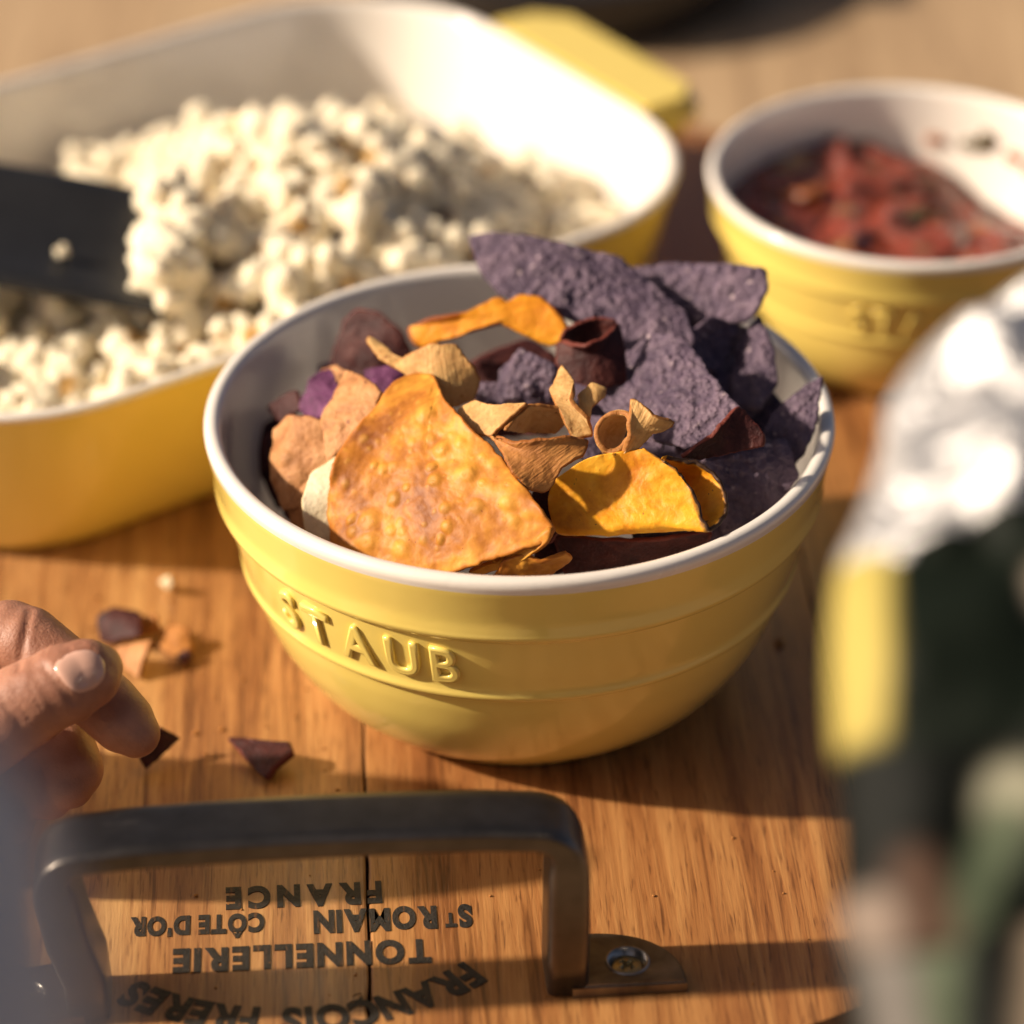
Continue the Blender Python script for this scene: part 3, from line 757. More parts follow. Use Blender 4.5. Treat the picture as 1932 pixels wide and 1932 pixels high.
# orange corn chip, big and folded, in front
crisp('corn_chip', [SP([(634, 890, 82), (650, 848, 86), (700, 790, 91), (745, 735, 95), (790, 707, 97), (830, 715, 97), (852, 762, 96), (905, 822, 95), (940, 850, 94), (985, 912, 92), (1022, 962, 90), (1047, 992, 88), (1020, 1026, 84), (962, 1050, 79), (900, 1078, 73), (830, 1100, 67), (720, 1085, 64), (636, 1050, 64), (628, 960, 73)], 6.0, (790, 905, 88), 240, 60, 3, .5, 1, 2.2, 20),
                    SP([(1047, 992, 87.5), (1040, 1022, 84), (985, 1060, 77), (905, 1085, 70), (880, 1078, 71), (955, 1052, 77), (1018, 1020, 83)], .6, None, 80, 12, 3, .3, 2)],
      M_orange, 'big folded orange corn chip with blisters at the front of the bowl', thick=1.2, amp=.9, freq=75, bubbles=[(10, 1.8, 3.4, .9), (30, .8, 1.6, .55), (90, .35, .7, .22)], seed=3)
crisp('vegetable_crisp', [surf_patch([[(1046, 905, 88), (1108, 866, 93), (1170, 852, 96), (1217, 849, 97)], [(1034, 938, 84.5), (1116, 908, 88.5), (1205, 888, 92.5), (1272, 882, 95)], [(1038, 972, 81), (1126, 955, 84), (1225, 935, 88), (1308, 925, 91)], [(1056, 1002, 78), (1142, 1006, 79.5), (1240, 990, 83), (1338, 1000, 85)],
      [(1110, 990, 72), (1190, 985, 75), (1290, 985, 80), (1374, 956, 86)], [(1140, 930, 74), (1215, 925, 78), (1290, 905, 85), (1346, 890, 91)], [(1160, 880, 80), (1205, 872, 86), (1236, 870, 91), (1258, 864, 94)]], 110, 80, 1.4, 4, 'v1')],
      M_gold, 'orange-yellow curled slice with dark skin edge at the front of the bowl', thick=1.1, amp=.9, freq=70, bubbles=[(14, 1.5, 3.0, .35), (60, .5, 1, .25)], seed=8)
crisp('vegetable_crisp', [SP([(742, 692, 97), (770, 668, 101), (820, 648, 104), (865, 652, 104), (897, 690, 101), (908, 716, 97), (892, 756, 91), (850, 772, 90), (818, 742, 93), (785, 715, 95)], 4.5, None, 120, 26, 3, .4, 5),
      SP([(742, 694, 96.5), (716, 680, 97), (690, 642, 99), (694, 630, 100), (712, 640, 99), (735, 668, 98), (772, 680, 98), (800, 722, 95)], 1.0, None, 80, 12, 2, .4, 6)],
      M_parsnip, 'tan curled parsnip crisp with a pointed tail behind the big orange chip', amp=.6, seed=5)
crisp('vegetable_crisp', [SP([(864, 771, 96), (900, 757, 99), (936, 770, 100), (1002, 765, 103), (978, 786, 101), (952, 806, 99), (930, 826, 96), (882, 823, 93), (872, 800, 94)], 1.6, None, 100, 20, 2, .4, 7),
      SP([(948, 810, 99), (1002, 766, 103.2), (1066, 765, 101), (1076, 790, 97), (1052, 823, 92), (985, 820, 94)], -2.0, None, 90, 18, 2, .4, 8)],
      M_parsnip, 'tan folded parsnip crisp lying across the top right of the big orange chip', amp=.5, seed=7)
crisp('vegetable_crisp', [SP([(924, 822, 98), (962, 836, 99), (1012, 830, 101), (1070, 825, 101), (1113, 831, 99), (1102, 861, 97), (1062, 882, 95), (1046, 915, 91), (1022, 933, 89), (990, 921, 91), (965, 891, 94), (948, 856, 96)], 3.0, None, 120, 26, 2, .5, 9)],
      M_brownpars, 'brown ridged wedge of parsnip between the orange chip and the yellow slice', amp=.45, seed=9)
crisp('vegetable_crisp', [SP([(1060, 687, 106), (1086, 722, 104), (1082, 762, 101), (1112, 792, 99), (1121, 826, 95), (1082, 832, 95), (1062, 792, 98), (1040, 742, 101)], 2.0, None, 110, 20, 2, .4, 11),
      SP([(1090, 748, 100), (1116, 726, 102), (1144, 731, 102), (1141, 750, 100), (1116, 776, 98), (1112, 802, 96), (1096, 782, 98)], 1.4, None, 80, 14, 2, .3, 12)],
      M_parsnip, 'upright twisted tan parsnip sliver with two tips in the middle of the bowl', amp=.5, seed=11)
crisp('vegetable_crisp', [surf_patch([[(1186, 826, 99), (1200, 822, 98), (1215, 812, 98)], [(1160, 848, 96), (1175, 858, 94), (1190, 862, 93)], [(1130, 838, 97), (1145, 858, 92), (1165, 866, 90)], [(1127, 806, 100), (1140, 820, 95), (1170, 840, 91)], [(1150, 782, 103), (1165, 792, 99), (1185, 805, 95)], [(1178, 779, 104), (1192, 785, 102), (1210, 790, 99)], [(1190, 792, 104), (1205, 800, 101), (1222, 808, 98)]], 60, 24, 1, 13),
      SP([(1186, 796, 104), (1190, 755, 107), (1206, 757, 107), (1240, 784, 105), (1273, 795, 103), (1270, 806, 102), (1226, 815, 100), (1202, 850, 96), (1168, 862, 94), (1184, 828, 100)], 1.5, None, 100, 18, 2, .5, 14)],
      M_parsnip, 'small tan parsnip roll with an open loop above the yellow slice', amp=.35, thick=1.5, seed=13)
crisp('vegetable_crisp', [SP([(768, 618, 93), (800, 605, 96), (880, 590, 99), (940, 562, 102), (965, 575, 101), (986, 556, 103), (1022, 559, 103), (1056, 590, 101), (1077, 622, 98), (1066, 645, 95), (1046, 655, 93), (1020, 628, 95), (972, 610, 97), (900, 626, 95), (850, 642, 92), (790, 657, 89), (774, 640, 91)], 1.2, (925, 598, 98.5), 160, 20, 3, .3, 15, 1.5)],
      M_amber, 'wavy deep-orange slice arching over the back of the bowl', amp=.9, freq=80, seed=15)
crisp('vegetable_crisp', [SP([(652, 604, 88), (680, 582, 91), (720, 589, 91), (762, 626, 88), (778, 664, 84), (740, 700, 78), (690, 725, 74), (640, 722, 72), (626, 680, 77)], 3.0, None, 110, 22, 3, .4, 17)],
      M_beet, 'dark maroon beetroot slice leaning on the back left wall of the bowl', amp=.6, seed=17)
crisp('vegetable_crisp', [SP([(1054, 642, 99), (1075, 650, 99.5), (1105, 652, 100), (1140, 635, 101), (1166, 608, 102.5), (1178, 660, 97), (1182, 722, 91), (1122, 738, 89), (1066, 714, 91), (1048, 682, 95)], 3.0, None, 120, 24, 3, .4, 19, 1, 0),
      SP([(1055, 641, 98), (1064, 622, 101), (1110, 606, 103), (1164, 603, 103), (1162, 640, 98), (1110, 662, 94), (1070, 657, 94)], -2.5, None, 100, 16, 2, .4, 20, 1, 0)],
      M_beet, 'curled maroon beetroot slice in front of the largest blue corn chip', amp=.5, seed=19)
crisp('vegetable_crisp', [SP([(1284, 862, 94), (1340, 826, 98), (1370, 790, 101), (1393, 764, 103), (1446, 818, 97), (1441, 842, 94), (1382, 857, 92), (1320, 868, 91)], -1.5, None, 110, 20, 2, .5, 21)],
      M_beet, 'dark red triangular beetroot crisp on the right side of the bowl', amp=.5, seed=21)
# blue corn
TB = [(16, 1.4, 2.6, .6), (200, .5, 1.1, .5)]
BK = dict(amp=.7, freq=130, thick=1.5, bubbles=TB)
crisp('blue_corn_chip', [SP([(883, 446, 107), (930, 440, 109), (1000, 447, 110), (1060, 462, 109), (1120, 478, 107), (1165, 492, 105), (1205, 522, 103), (1295, 592, 99), (1315, 650, 95), (1250, 690, 91), (1180, 700, 90), (1082, 612, 95), (990, 582, 97), (938, 556, 98), (903, 510, 102)], 2.5, None, 170, 44, 2, .5, 31)], M_blue, 'largest blue corn chip sticking up at the back of the bowl', seed=31, **BK)
crisp('blue_corn_chip', [SP([(1160, 508, 98), (1300, 499, 103), (1400, 503, 106), (1448, 510, 107), (1456, 545, 104), (1436, 586, 99), (1405, 612, 95), (1300, 612, 92), (1200, 572, 93)], 2.0, None, 140, 34, 2, .4, 33)], M_blue, 'blue corn chip with a blunt square corner at the back right of the bowl', seed=33, **BK)
crisp('blue_corn_chip', [SP([(1280, 640, 96), (1335, 600, 99), (1390, 604, 96), (1441, 632, 88), (1443, 684, 80), (1392, 732, 78), (1330, 692, 90)], -2.0, None, 110, 24, 2, .4, 35)], M_blue, 'shaded blue corn chip under the back right chips', seed=35, **BK)
crisp('blue_corn_chip', [SP([(1158, 655, 93), (1228, 632, 98), (1296, 646, 99), (1360, 728, 98), (1404, 778, 96), (1380, 815, 92), (1300, 856, 86), (1238, 836, 85), (1180, 765, 87)], 2.0, None, 150, 36, 2, .5, 37)], M_blue, 'speckled blue corn chip in the middle right of the bowl', seed=37, **BK)
crisp('blue_corn_chip', [SP([(1390, 655, 88), (1438, 598, 95), (1462, 660, 91), (1466, 722, 86), (1432, 776, 80), (1384, 768, 80)], 1.5, None, 100, 22, 1, .4, 39)], M_blue, 'small upright blue corn chip near the right wall of the bowl', seed=39, **BK)
crisp('blue_corn_chip', [SP([(1556, 711, 92), (1543, 792, 86), (1520, 852, 80), (1476, 908, 72), (1425, 865, 76), (1455, 782, 84), (1500, 742, 89)], 1.0, None, 110, 24, 1, .4, 41)], M_blue, 'pointed blue corn chip leaning against the right rim of the bowl', seed=41, **BK)
crisp('blue_corn_chip', [SP([(944, 697, 90), (985, 659, 96), (1056, 690, 93), (1062, 752, 86), (1000, 764, 83), (944, 747, 84)], 3, None, 110, 24, 1, .4, 43)], M_blue, 'blue corn chip fragment behind the folded tan parsnip', seed=43, **BK)
crisp('blue_corn_chip', [SP([(896, 732, 84), (950, 726, 86), (960, 768, 82), (902, 770, 81)], 1, None, 80, 14, 1, .4, 45)], M_blue, 'tiny blue corn bit beside the tan curled parsnip', seed=45, **BK)
crisp('blue_corn_chip', [SP([(1320, 872, 82), (1420, 846, 84), (1485, 826, 85), (1505, 900, 76), (1442, 975, 68), (1366, 1010, 66), (1330, 930, 76)], 2, None, 110, 24, 1, .4, 47)], M_blue, 'dark blue corn chip low on the right beside the yellow slice', seed=47, **BK)
crisp('blue_corn_chip', [SP([(1100, 738, 86), (1190, 722, 90), (1262, 790, 88), (1250, 850, 82), (1180, 810, 82)], 1.5, None, 100, 20, 1, .4, 49)], M_blue, 'blue corn chip under the small parsnip roll', seed=49, **BK)
# left side
crisp('vegetable_crisp', [SP([(514, 812, 80), (545, 784, 84), (600, 790, 86), (642, 800, 86), (636, 872, 78), (600, 905, 73), (578, 965, 66), (540, 965, 65), (514, 900, 71)], 3, None, 110, 24, 3, .5, 51)], M_tan, 'pinkish tan crisp standing at the left wall of the bowl', amp=1.0, freq=90, seed=51, bubbles=[(8, 1.5, 3, .8)])
crisp('vegetable_crisp', [SP([(655, 698, 94), (690, 714, 95), (732, 750, 94), (702, 805, 89), (652, 846, 84), (618, 880, 80), (610, 792, 86), (638, 738, 91)], 2.5, None, 110, 24, 2, .5, 53)], M_tan, 'tan crisp with jagged top behind the left edge of the orange chip', amp=.8, freq=90, seed=53, bubbles=[(10, 1, 2.5, .7)])
crisp('vegetable_crisp', [SP([(573, 942, 74), (588, 892, 79), (640, 858, 84), (690, 880, 82), (690, 1050, 62), (622, 1040, 62), (580, 1006, 66)], 5, None, 110, 24, 3, .2, 55)], M_pale, 'pale cream rounded crisp tucked under the left of the orange chip', amp=.4, seed=55)
crisp('vegetable_crisp', [SP([(540, 960, 66), (580, 905, 74), (600, 930, 72), (585, 1010, 62), (560, 1005, 60)], 1, None, 80, 14, 2, .4, 57)], M_tan, 'narrow brown crisp low between the left wall and the cream crisp', amp=.5, seed=57)
crisp('vegetable_crisp', [SP([(566, 770, 80), (590, 720, 85), (625, 700, 86), (645, 735, 86), (630, 790, 82), (590, 800, 79)], 2, None, 90, 18, 2, .6, 59)], M_purple, 'purple potato crisp at the left behind the pinkish tan crisps', amp=.9, seed=59)
crisp('vegetable_crisp', [SP([(610, 700, 82), (640, 690, 86), (660, 705, 86), (640, 725, 82), (612, 725, 80)], 1, None, 70, 12, 2, .4, 60)], M_tan, 'little tan crisp tip at the back left of the bowl', amp=.5, seed=60)
crisp('vegetable_crisp', [SP([(690, 700, 88), (760, 690, 90), (770, 740, 86), (720, 770, 84), (690, 745, 85)], 2, None, 90, 18, 2, .5, 61)], M_purple, 'purple potato crisp between the maroon slice and the tan curl', amp=.7, seed=61)
crisp('vegetable_crisp', [SP([(505, 770, 74), (560, 735, 82), (575, 770, 80), (530, 800, 74)], 1, None, 80, 14, 2, .4, 62)], M_beet, 'dark maroon crisp edge low at the left wall of the bowl', amp=.5, seed=62)
crisp('vegetable_crisp', [SP([(928, 1090, 71), (948, 1056, 77), (985, 1042, 80), (1022, 1052, 79), (1066, 1039, 80), (1078, 1050, 77), (1032, 1084, 71), (990, 1100, 68)], 1.5, None, 110, 20, 2, .4, 63)], M_orange, 'small orange crisp fragment at the front rim of the bowl', amp=.6, seed=63, bubbles=[(20, .5, 1, .3)])
# lower layer that fills the bowl
fill = [([(1080, 700, 82), (1150, 690, 84), (1200, 740, 82), (1170, 800, 76), (1090, 790, 76)], M_blue, 'blue corn bit behind the twisted parsnip sliver'),
        ([(470, 830, 56), (540, 770, 62), (600, 830, 58), (590, 960, 44), (520, 960, 42)], M_beet, 'dark crisp lowest at the left wall of the bowl'),
        ([(540, 900, 58), (620, 900, 62), (660, 1020, 50), (620, 1060, 46), (570, 1030, 46)], M_blue, 'blue corn chip lowest at the front left wall'),
        ([(600, 690, 70), (720, 660, 76), (800, 700, 72), (740, 800, 60), (620, 800, 58)], M_purple, 'purple crisp lowest at the back left of the heap'),
        ([(1030, 1000, 64), (1080, 1000, 66), (1100, 1060, 58), (1050, 1085, 54), (1000, 1070, 56)], M_beet, 'maroon sliver low behind the front rim'),
        ([(1080, 790, 84), (1150, 790, 86), (1170, 860, 78), (1120, 880, 76), (1070, 850, 78)], M_blue, 'blue corn bit under the brown ridged wedge and the roll'),
        ([(1330, 690, 84), (1420, 690, 84), (1440, 770, 76), (1400, 800, 76), (1340, 760, 80)], M_blue, 'blue corn bit behind the tip of the speckled chip'),
        ([(1045, 1010, 72), (1200, 1004, 74), (1345, 1000, 74), (1330, 1040, 66), (1200, 1080, 58), (1066, 1085, 58)], M_beet, 'dark maroon crisp in shade under the yellow slice'),
        ([(1010, 930, 80), (1060, 900, 84), (1060, 1000, 74), (1040, 1030, 70), (1000, 990, 74)], M_beet, 'maroon crisp in the gap between orange chip and yellow slice'),
        ([(640, 770, 76), (760, 700, 82), (860, 760, 78), (800, 900, 64), (680, 900, 62)], M_purple, 'purple crisp buried behind the big orange chip'),
        ([(880, 690, 80), (1000, 640, 82), (1100, 720, 78), (1040, 830, 68), (900, 830, 66)], M_beet, 'maroon crisp buried in the middle of the bowl'),
        ([(1130, 700, 80), (1300, 680, 82), (1420, 800, 74), (1300, 920, 64), (1150, 880, 66)], M_blue, 'blue corn chip buried beneath the right side of the heap'),
        ([(1370, 760, 74), (1460, 740, 77), (1520, 830, 72), (1450, 940, 60), (1370, 900, 62)], M_blue, 'blue corn chip in deep shade by the right wall'),
        ([(500, 830, 66), (600, 780, 72), (660, 860, 66), (640, 1000, 54), (540, 980, 52)], M_beet, 'maroon crisp in deep shade at the left wall'),
        ([(1180, 960, 72), (1330, 930, 76), (1440, 960, 66), (1380, 1040, 58), (1200, 1060, 56)], M_blue, 'blue corn chip in deep shade below the yellow slice'),
        ([(1270, 830, 86), (1400, 830, 86), (1450, 870, 80), (1380, 900, 78), (1290, 890, 80)], M_blue, 'blue corn chip under the dark red triangular crisp'),
        ([(1190, 560, 90), (1290, 560, 93), (1400, 620, 88), (1380, 690, 80), (1260, 690, 80)], M_blue, 'blue corn chip wedged behind the speckled chip')]
for k, (ol, mt, lb) in enumerate(fill):
    crisp('blue_corn_chip' if mt is M_blue else 'vegetable_crisp', [SP(ol, 3, None, 90, 16, 2, .4, 70 + k)], mt, lb, amp=.8, seed=70 + k, thick=1.6)
# loose pieces on the board
def lie(ol, lift=1.2): return [(a, b, z + lift) for a, b, z in ol]
crisp('crisp_fragment', [SP(lie([(430, 1396, .8), (552, 1408, 4), (556, 1428, 3.6), (505, 1472, 0), (490, 1462, 0)]), 1, None, 100, 20, 1, .4, 91)], M_beet, 'maroon triangular crisp fragment lying alone on the board before the bowl', amp=.5, thick=2.4, seed=91)
crisp('crisp_fragment', [SP(lie([(262, 1430, 3), (300, 1370, 9), (340, 1392, 5), (275, 1452, 0)]), .6, None, 80, 14, 1, .3, 92)], M_beet, 'maroon crisp fragment right under the fingertip', amp=.4, thick=2.0, seed=92)
crisp('crisp_fragment', [SP(lie([(190, 1165, 3), (225, 1148, 6), (268, 1160, 7), (272, 1205, 3), (215, 1214, 0), (185, 1205, 0)]), 2, None, 90, 18, 2, .5, 93)], M_tan if False else M_beet, 'reddish brown crisp fragment in the crumb cluster left of the bowl', amp=.7, thick=1.6, seed=93)
crisp('crisp_fragment', [SP(lie([(222, 1222, 3), (292, 1210, 7), (262, 1280, 0), (238, 1262, 0)]), 1, None, 80, 14, 1, .4, 94)], M_tan, 'orange-tan wedge-shaped crisp fragment in the crumb cluster left of the bowl', amp=.5, thick=1.6, seed=94)
crisp('crisp_fragment', [SP(lie([(300, 1188, 1), (352, 1182, 5), (362, 1222, 2), (330, 1244, 0), (302, 1225, 0)]), 1, None, 80, 14, 2, .6, 95)], M_brownpars, 'ragged orange-brown crisp fragment at the right of the crumb cluster', amp=.8, thick=1.4, seed=95)
crisp('crisp_fragment', [SP(lie([(265, 1165, 3), (300, 1160, 6), (306, 1190, 2), (275, 1200, 0)]), 1, None, 70, 12, 2, .5, 96)], M_brownpars, 'dark brown crisp fragment in the middle of the crumb cluster', amp=.5, thick=1.4, seed=96)
crisp('crisp_fragment', [SP(lie([(335, 1240, 0), (358, 1228, 2), (364, 1246, 0), (345, 1256, 0)]), .6, None, 60, 10, 2, .4, 97)], M_beet, 'tiny dark crumb at the lower right of the crumb cluster', amp=.3, thick=1.6, seed=97)
crisp('crisp_fragment', [SP(lie([(305, 1094, 1), (322, 1086, 5), (334, 1098, 3), (318, 1112, 0)]), 1, None, 60, 10, 2, .4, 98)], M_pale, 'pale crumb on the board between dish and bowl', amp=.3, thick=1.6, seed=98)
crumb_me = chunk_mesh(3.3, 2); crumb_me.materials.append(M_brownpars)
for (px, py, s) in [(1478, 1222, 1.5), (370, 1392, .7), (420, 1385, .7), (372, 1700, .5), (1240, 1700, .4), (460, 1290, .5), (395, 1165, .5), (1390, 1590, .4), (930, 1700, .35), (640, 1500, .5), (120, 1120, .5), (560, 1360, .4)] + [(int(rng.uniform(330, 640)), int(rng.uniform(1130, 1470)), rng.uniform(.2, .5)) for _ in range(14)] + [(int(rng.uniform(230, 1550)), int(rng.uniform(1640, 1900)), rng.uniform(.18, .35)) for _ in range(16)] + [(int(rng.uniform(170, 400)), int(rng.uniform(1120, 1290)), rng.uniform(.3, .7)) for _ in range(12)]:
    P = Z(px * s_, py * s_, 0); o = link(bpy.data.objects.new('crumb', crumb_me)); o.location = (P[0], P[1], .0003 * s + .0001); o.scale = (.001 * s, .0009 * s, .0006 * s); o.rotation_euler = (0, 0, px)
    tag(o, 'speck-sized brown crumb on the wooden board', 'crumb', 'specks on the board')
crumb_me.attributes.new('bub', 'FLOAT', 'POINT')

# ------------------------------------------------------------------ hand and grey sleeve
def skinmat():
    m = NM('skin'); v = m.coord(); n = m.noise(v, 90, 4); n2 = m.noise(v, 1500, 3); n3 = m.noise(m.coord(scale=(1, 1, 1)), 420, 4, .6, .8)
    c = m.ramp(n, [(.3, (.27, .108, .062)), (.7, (.44, .205, .128))])
    m.set(Base_Color=c, Roughness=.52, Subsurface_Weight=.15, Subsurface_Radius=(.004, .0016, .0008), Subsurface_Scale=.8,
          Normal=m.bump(n2, .3, .0005, m.bump(n3, .3, .0007))); return m.m
M_skin = skinmat()
M_nail = plain('fingernail', (.62, .36, .27), .22, 0, .06, 60, .05, .0005, Coat_Weight=.5, Coat_Roughness=.15)
fd = .856
def J(px, py, dd): return PD(px, py, fd + dd * .001)
chains = [
    # thumb
    [(J(-200, 1450, 12), .0140), (J(-60, 1388, 2), .0130), (J(20, 1345, -3), .0112), (J(72, 1316, -4), .0105), (J(120, 1292, -4), .0104), (J(160, 1273, -3), .0092), (J(183, 1262, -2), .0066)],
    # index
    [(J(-290, 1290, 44), .0125), (J(-60, 1225, 27), .0110), (J(18, 1206, 22), .0103), (J(50, 1215, 20), .0100), (J(110, 1256, 17), .0090), (J(160, 1296, 14), .0089), (J(200, 1330, 12), .0087), (J(232, 1362, 10), .0082), (J(256, 1384, 9), .0064)],
    # middle, curled down behind
    [(J(-290, 1370, 50), .0120), (J(-30, 1330, 34), .0105), (J(60, 1372, 28), .0098), (J(118, 1412, 24), .0088), (J(138, 1452, 20), .0080), (J(132, 1480, 18), .0064)],
    # ring
    [(J(-280, 1450, 48), .0115), (J(-60, 1420, 34), .0100), (J(30, 1440, 28), .0092), (J(75, 1470, 24), .0082), (J(92, 1500, 21), .0066)],
    # little
    [(J(-270, 1520, 44), .0105), (J(-90, 1500, 30), .0090), (J(-20, 1530, 25), .0080), (J(20, 1550, 22), .0064)],
    # palm, wrist and forearm
    [(J(-290, 1290, 44), .0125), (np.array([-.225, -.062, .034]), .0180), (np.array([-.262, -.088, .030]), .0205), (np.array([-.295, -.112, .032]), .0235), (np.array([-.35, -.155, .038]), .027)],
    [(J(-290, 1370, 50), .0125), (np.array([-.222, -.070, .031]), .0180), (np.array([-.262, -.091, .030]), .0205)],
    [(J(-280, 1450, 48), .0125), (np.array([-.220, -.080, .028]), .0175), (np.array([-.260, -.094, .029]), .0205)],
    [(J(-270, 1520, 44), .0115), (np.array([-.215, -.090, .027]), .0165), (np.array([-.258, -.097, .029]), .0200)],
    [(J(-200, 1450, 12), .0140), (np.array([-.205, -.086, .040]), .0160), (np.array([-.258, -.096, .031]), .0200)],
]
_b = bmesh.new(); bmesh.ops.create_icosphere(_b, subdivisions=3, radius=1); UV = np.array([v.co for v in _b.verts]); UF = np.array([[v.index for v in f.verts] for f in _b.faces]); _b.free()
BV, BF = [], []
def add_ball(c, r): BF.append(UF + len(BV) * len(UV)); BV.append(UV * r + np.array(c))
for ch in chains:
    for (a, ra), (b, rb) in zip(ch[:-1], ch[1:]):
        L = np.linalg.norm(b - a); k = max(2, int(L / (.24 * min(ra, rb))))
        for t in np.linspace(0, 1, k): add_ball(a + (b - a) * t, ra + (rb - ra) * t)
person = empty('person', (float(PD(-700, 2300, .45)[0]), -.62, -.026))
tag(person, 'left hand of a person in a grey sleeve reaching in to pick up crumbs', 'person')
hand = mesh_obj('hand', np.vstack(BV), np.vstack(BF), M_skin)
md = hand.modifiers.new('r', 'REMESH'); md.mode = 'VOXEL'; md.voxel_size = .0009
ms = hand.modifiers.new('s', 'SMOOTH'); ms.factor = .5; ms.iterations = 8
dg = bpy.context.evaluated_depsgraph_get(); dg.update()
hm = bpy.data.meshes.new_from_object(hand.evaluated_get(dg)); hand.modifiers.clear()
old = hand.data; hand.data = hm; bpy.data.meshes.remove(old); hm.name = 'hand'
hm.polygons.foreach_set('use_smooth', [True] * len(hm.polygons))
bv = BVHTree.FromPolygons([v.co.copy() for v in hm.vertices], [tuple(p.vertices) for p in hm.polygons])
def hit(px, py):
    d = ray(px, py); d = d / np.linalg.norm(d); h, n, i, t = bv.ray_cast(Vector(CAM), Vector(d)); return (np.array(h), np.array(n)) if h is not None else (None, None)
# creases across the knuckles (real dents in the skin)
hv = np.array([v.co for v in hm.vertices]); hn = np.array([v.normal for v in hm.vertices])
dsp = np.zeros(len(hv))
def dent(p, q, depth, wdt):
    for t in np.linspace(0, 1, 26):
        h, n = hit(p[0] + (q[0] - p[0]) * t, p[1] + (q[1] - p[1]) * t)
        if h is None: continue
        d2 = ((hv - h) ** 2).sum(1); dsp[:] = np.minimum(dsp, -depth * np.exp(-d2 / (2 * wdt ** 2)))
dent((56, 1150), (34, 1262), .0008, .0007)
dent((10, 1330), (38, 1362), .0005, .0007); dent((24, 1322), (52, 1354), .0004, .0006)
dent((82, 1258), (140, 1326), .0006, .0007); dent((128, 1262), (96, 1290), .0, .001)
dent((150, 1215), (215, 1262), .0003, .0008)
for k_ in range(7): dent((62 + k_ * 11, 1172 + k_ * 9), (52 + k_ * 11, 1206 + k_ * 9), .00025, .00035)
for k_ in range(5): dent((2 + k_ * 13, 1312 - k_ * 4), (24 + k_ * 13, 1352 - k_ * 4), .0003, .0004)
dent((178, 1300), (205, 1352), .0003, .0005)
hv += hn * dsp[:, None]; hm.vertices.foreach_set('co', hv.ravel()); hm.update()
bv = BVHTree.FromPolygons([v.co.copy() for v in hm.vertices], [tuple(p.vertices) for p in hm.polygons])
hand.parent = person; hand.matrix_parent_inverse = Matrix.Translation(person.location).inverted()
def nail(outline, name='fingernail'):
    P2 = np.array(outline, float); c = P2.mean(0); na, nr_ = 48, 10
    Q = np.vstack([P2, P2[:1]]); L = np.concatenate([[0], np.cumsum(np.linalg.norm(np.diff(Q, axis=0), axis=1))]); t = np.linspace(0, L[-1], na, endpoint=False)
    B = np.stack([np.interp(t, L, Q[:, k]) for k in (0, 1)], 1)
    for _ in range(3): B = .25 * np.roll(B, 1, 0) + .5 * B + .25 * np.roll(B, -1, 0)
    V = [hit(*c)[0] + hit(*c)[1] * .00045]
    for j in range(1, nr_ + 1):
        for i in range(na):
            q = c + (B[i] - c) * j / nr_; h, n = hit(*q)
            if h is None: h, n = hit(*(c + (q - c) * .9))
            if h is None: return
            V.append(h + n * (.00045 if j < nr_ - 1 else (.0002 if j < nr_ else -.0006)))
    F_ = [(0, 1 + i, 1 + (i + 1) % na) for i in range(na)] + [(1 + j * na + i, 1 + (j + 1) * na + i, 1 + (j + 1) * na + (i + 1) % na, 1 + j * na + (i + 1) % na) for j in range(nr_ - 1) for i in range(na)]
    V = np.array(V)
    o = mesh_obj(name, V, F_, M_nail, person); o.matrix_parent_inverse = Matrix.Translation(person.location).inverted()
    s = o.modifiers.new('s', 'SMOOTH'); s.iterations = 12
    return o
nail([(88, 1257), (112, 1236), (148, 1219), (180, 1222), (202, 1240), (207, 1268), (200, 1292), (170, 1308), (140, 1318), (112, 1290)])
# sleeve
def clothmat():
    m = NM('grey_knit'); v = m.coord(); n = m.noise(v, 35, 4); n2 = m.noise(v, 900, 2)
    m.set(Base_Color=m.ramp(n, [(.3, (.62, .60, .56)), (.7, (.70, .675, .63))]), Roughness=.85, Normal=m.bump(n2, .5, .001)); return m.m
ax = [(np.array([-.283, -.104, .032]), .029), (np.array([-.345, -.152, .042]), .036), (np.array([-.420, -.270, .075]), .046), (np.array([-.300, -.345, .125]), .046), (PD(-610, 1790, .470), .0360),
      (PD(-645, 1900, .410), .0420), (PD(-650, 2100, .360), .0460), (PD(-780, 2500, .335), .052), (PD(-900, 3300, .325), .056)]
A = np.array([a for a, _ in ax]); rA = [r_ for _, r_ in ax]; V, Fc = [], []; nn_, m = 150, 72
for i in range(nn_):
    t = i / (nn_ - 1); c = cr(A, t); T = cr(A, min(1, t + .01)) - cr(A, max(0, t - .01)); T /= np.linalg.norm(T); e1 = np.cross(T, (0, 0, 1)); e1 /= np.linalg.norm(e1); e2 = np.cross(e1, T)
    r0 = float(np.interp(t, np.linspace(0, 1, len(rA)), rA))
    for k in range(m):
        a = 2 * math.pi * k / m; d = e1 * math.cos(a) + e2 * math.sin(a)
        r_ = r0 * (1 + .05 * noise.noise(Vector((c[0] * 30 + math.cos(a) * 1.2, c[1] * 55, math.sin(a) * 1.2))) + .02 * math.sin(t * 60 + 2 * math.sin(a))) * (1 - .12 * max(0, 1 - t * 12))
        V.append(c + d * r_)
for i in range(nn_ - 1):
    for k in range(m): Fc.append((i * m + k, i * m + (k + 1) % m, (i + 1) * m + (k + 1) % m, (i + 1) * m + k))
slv = mesh_obj('sleeve', V, Fc, clothmat(), person); slv.matrix_parent_inverse = Matrix.Translation(person.location).inverted()

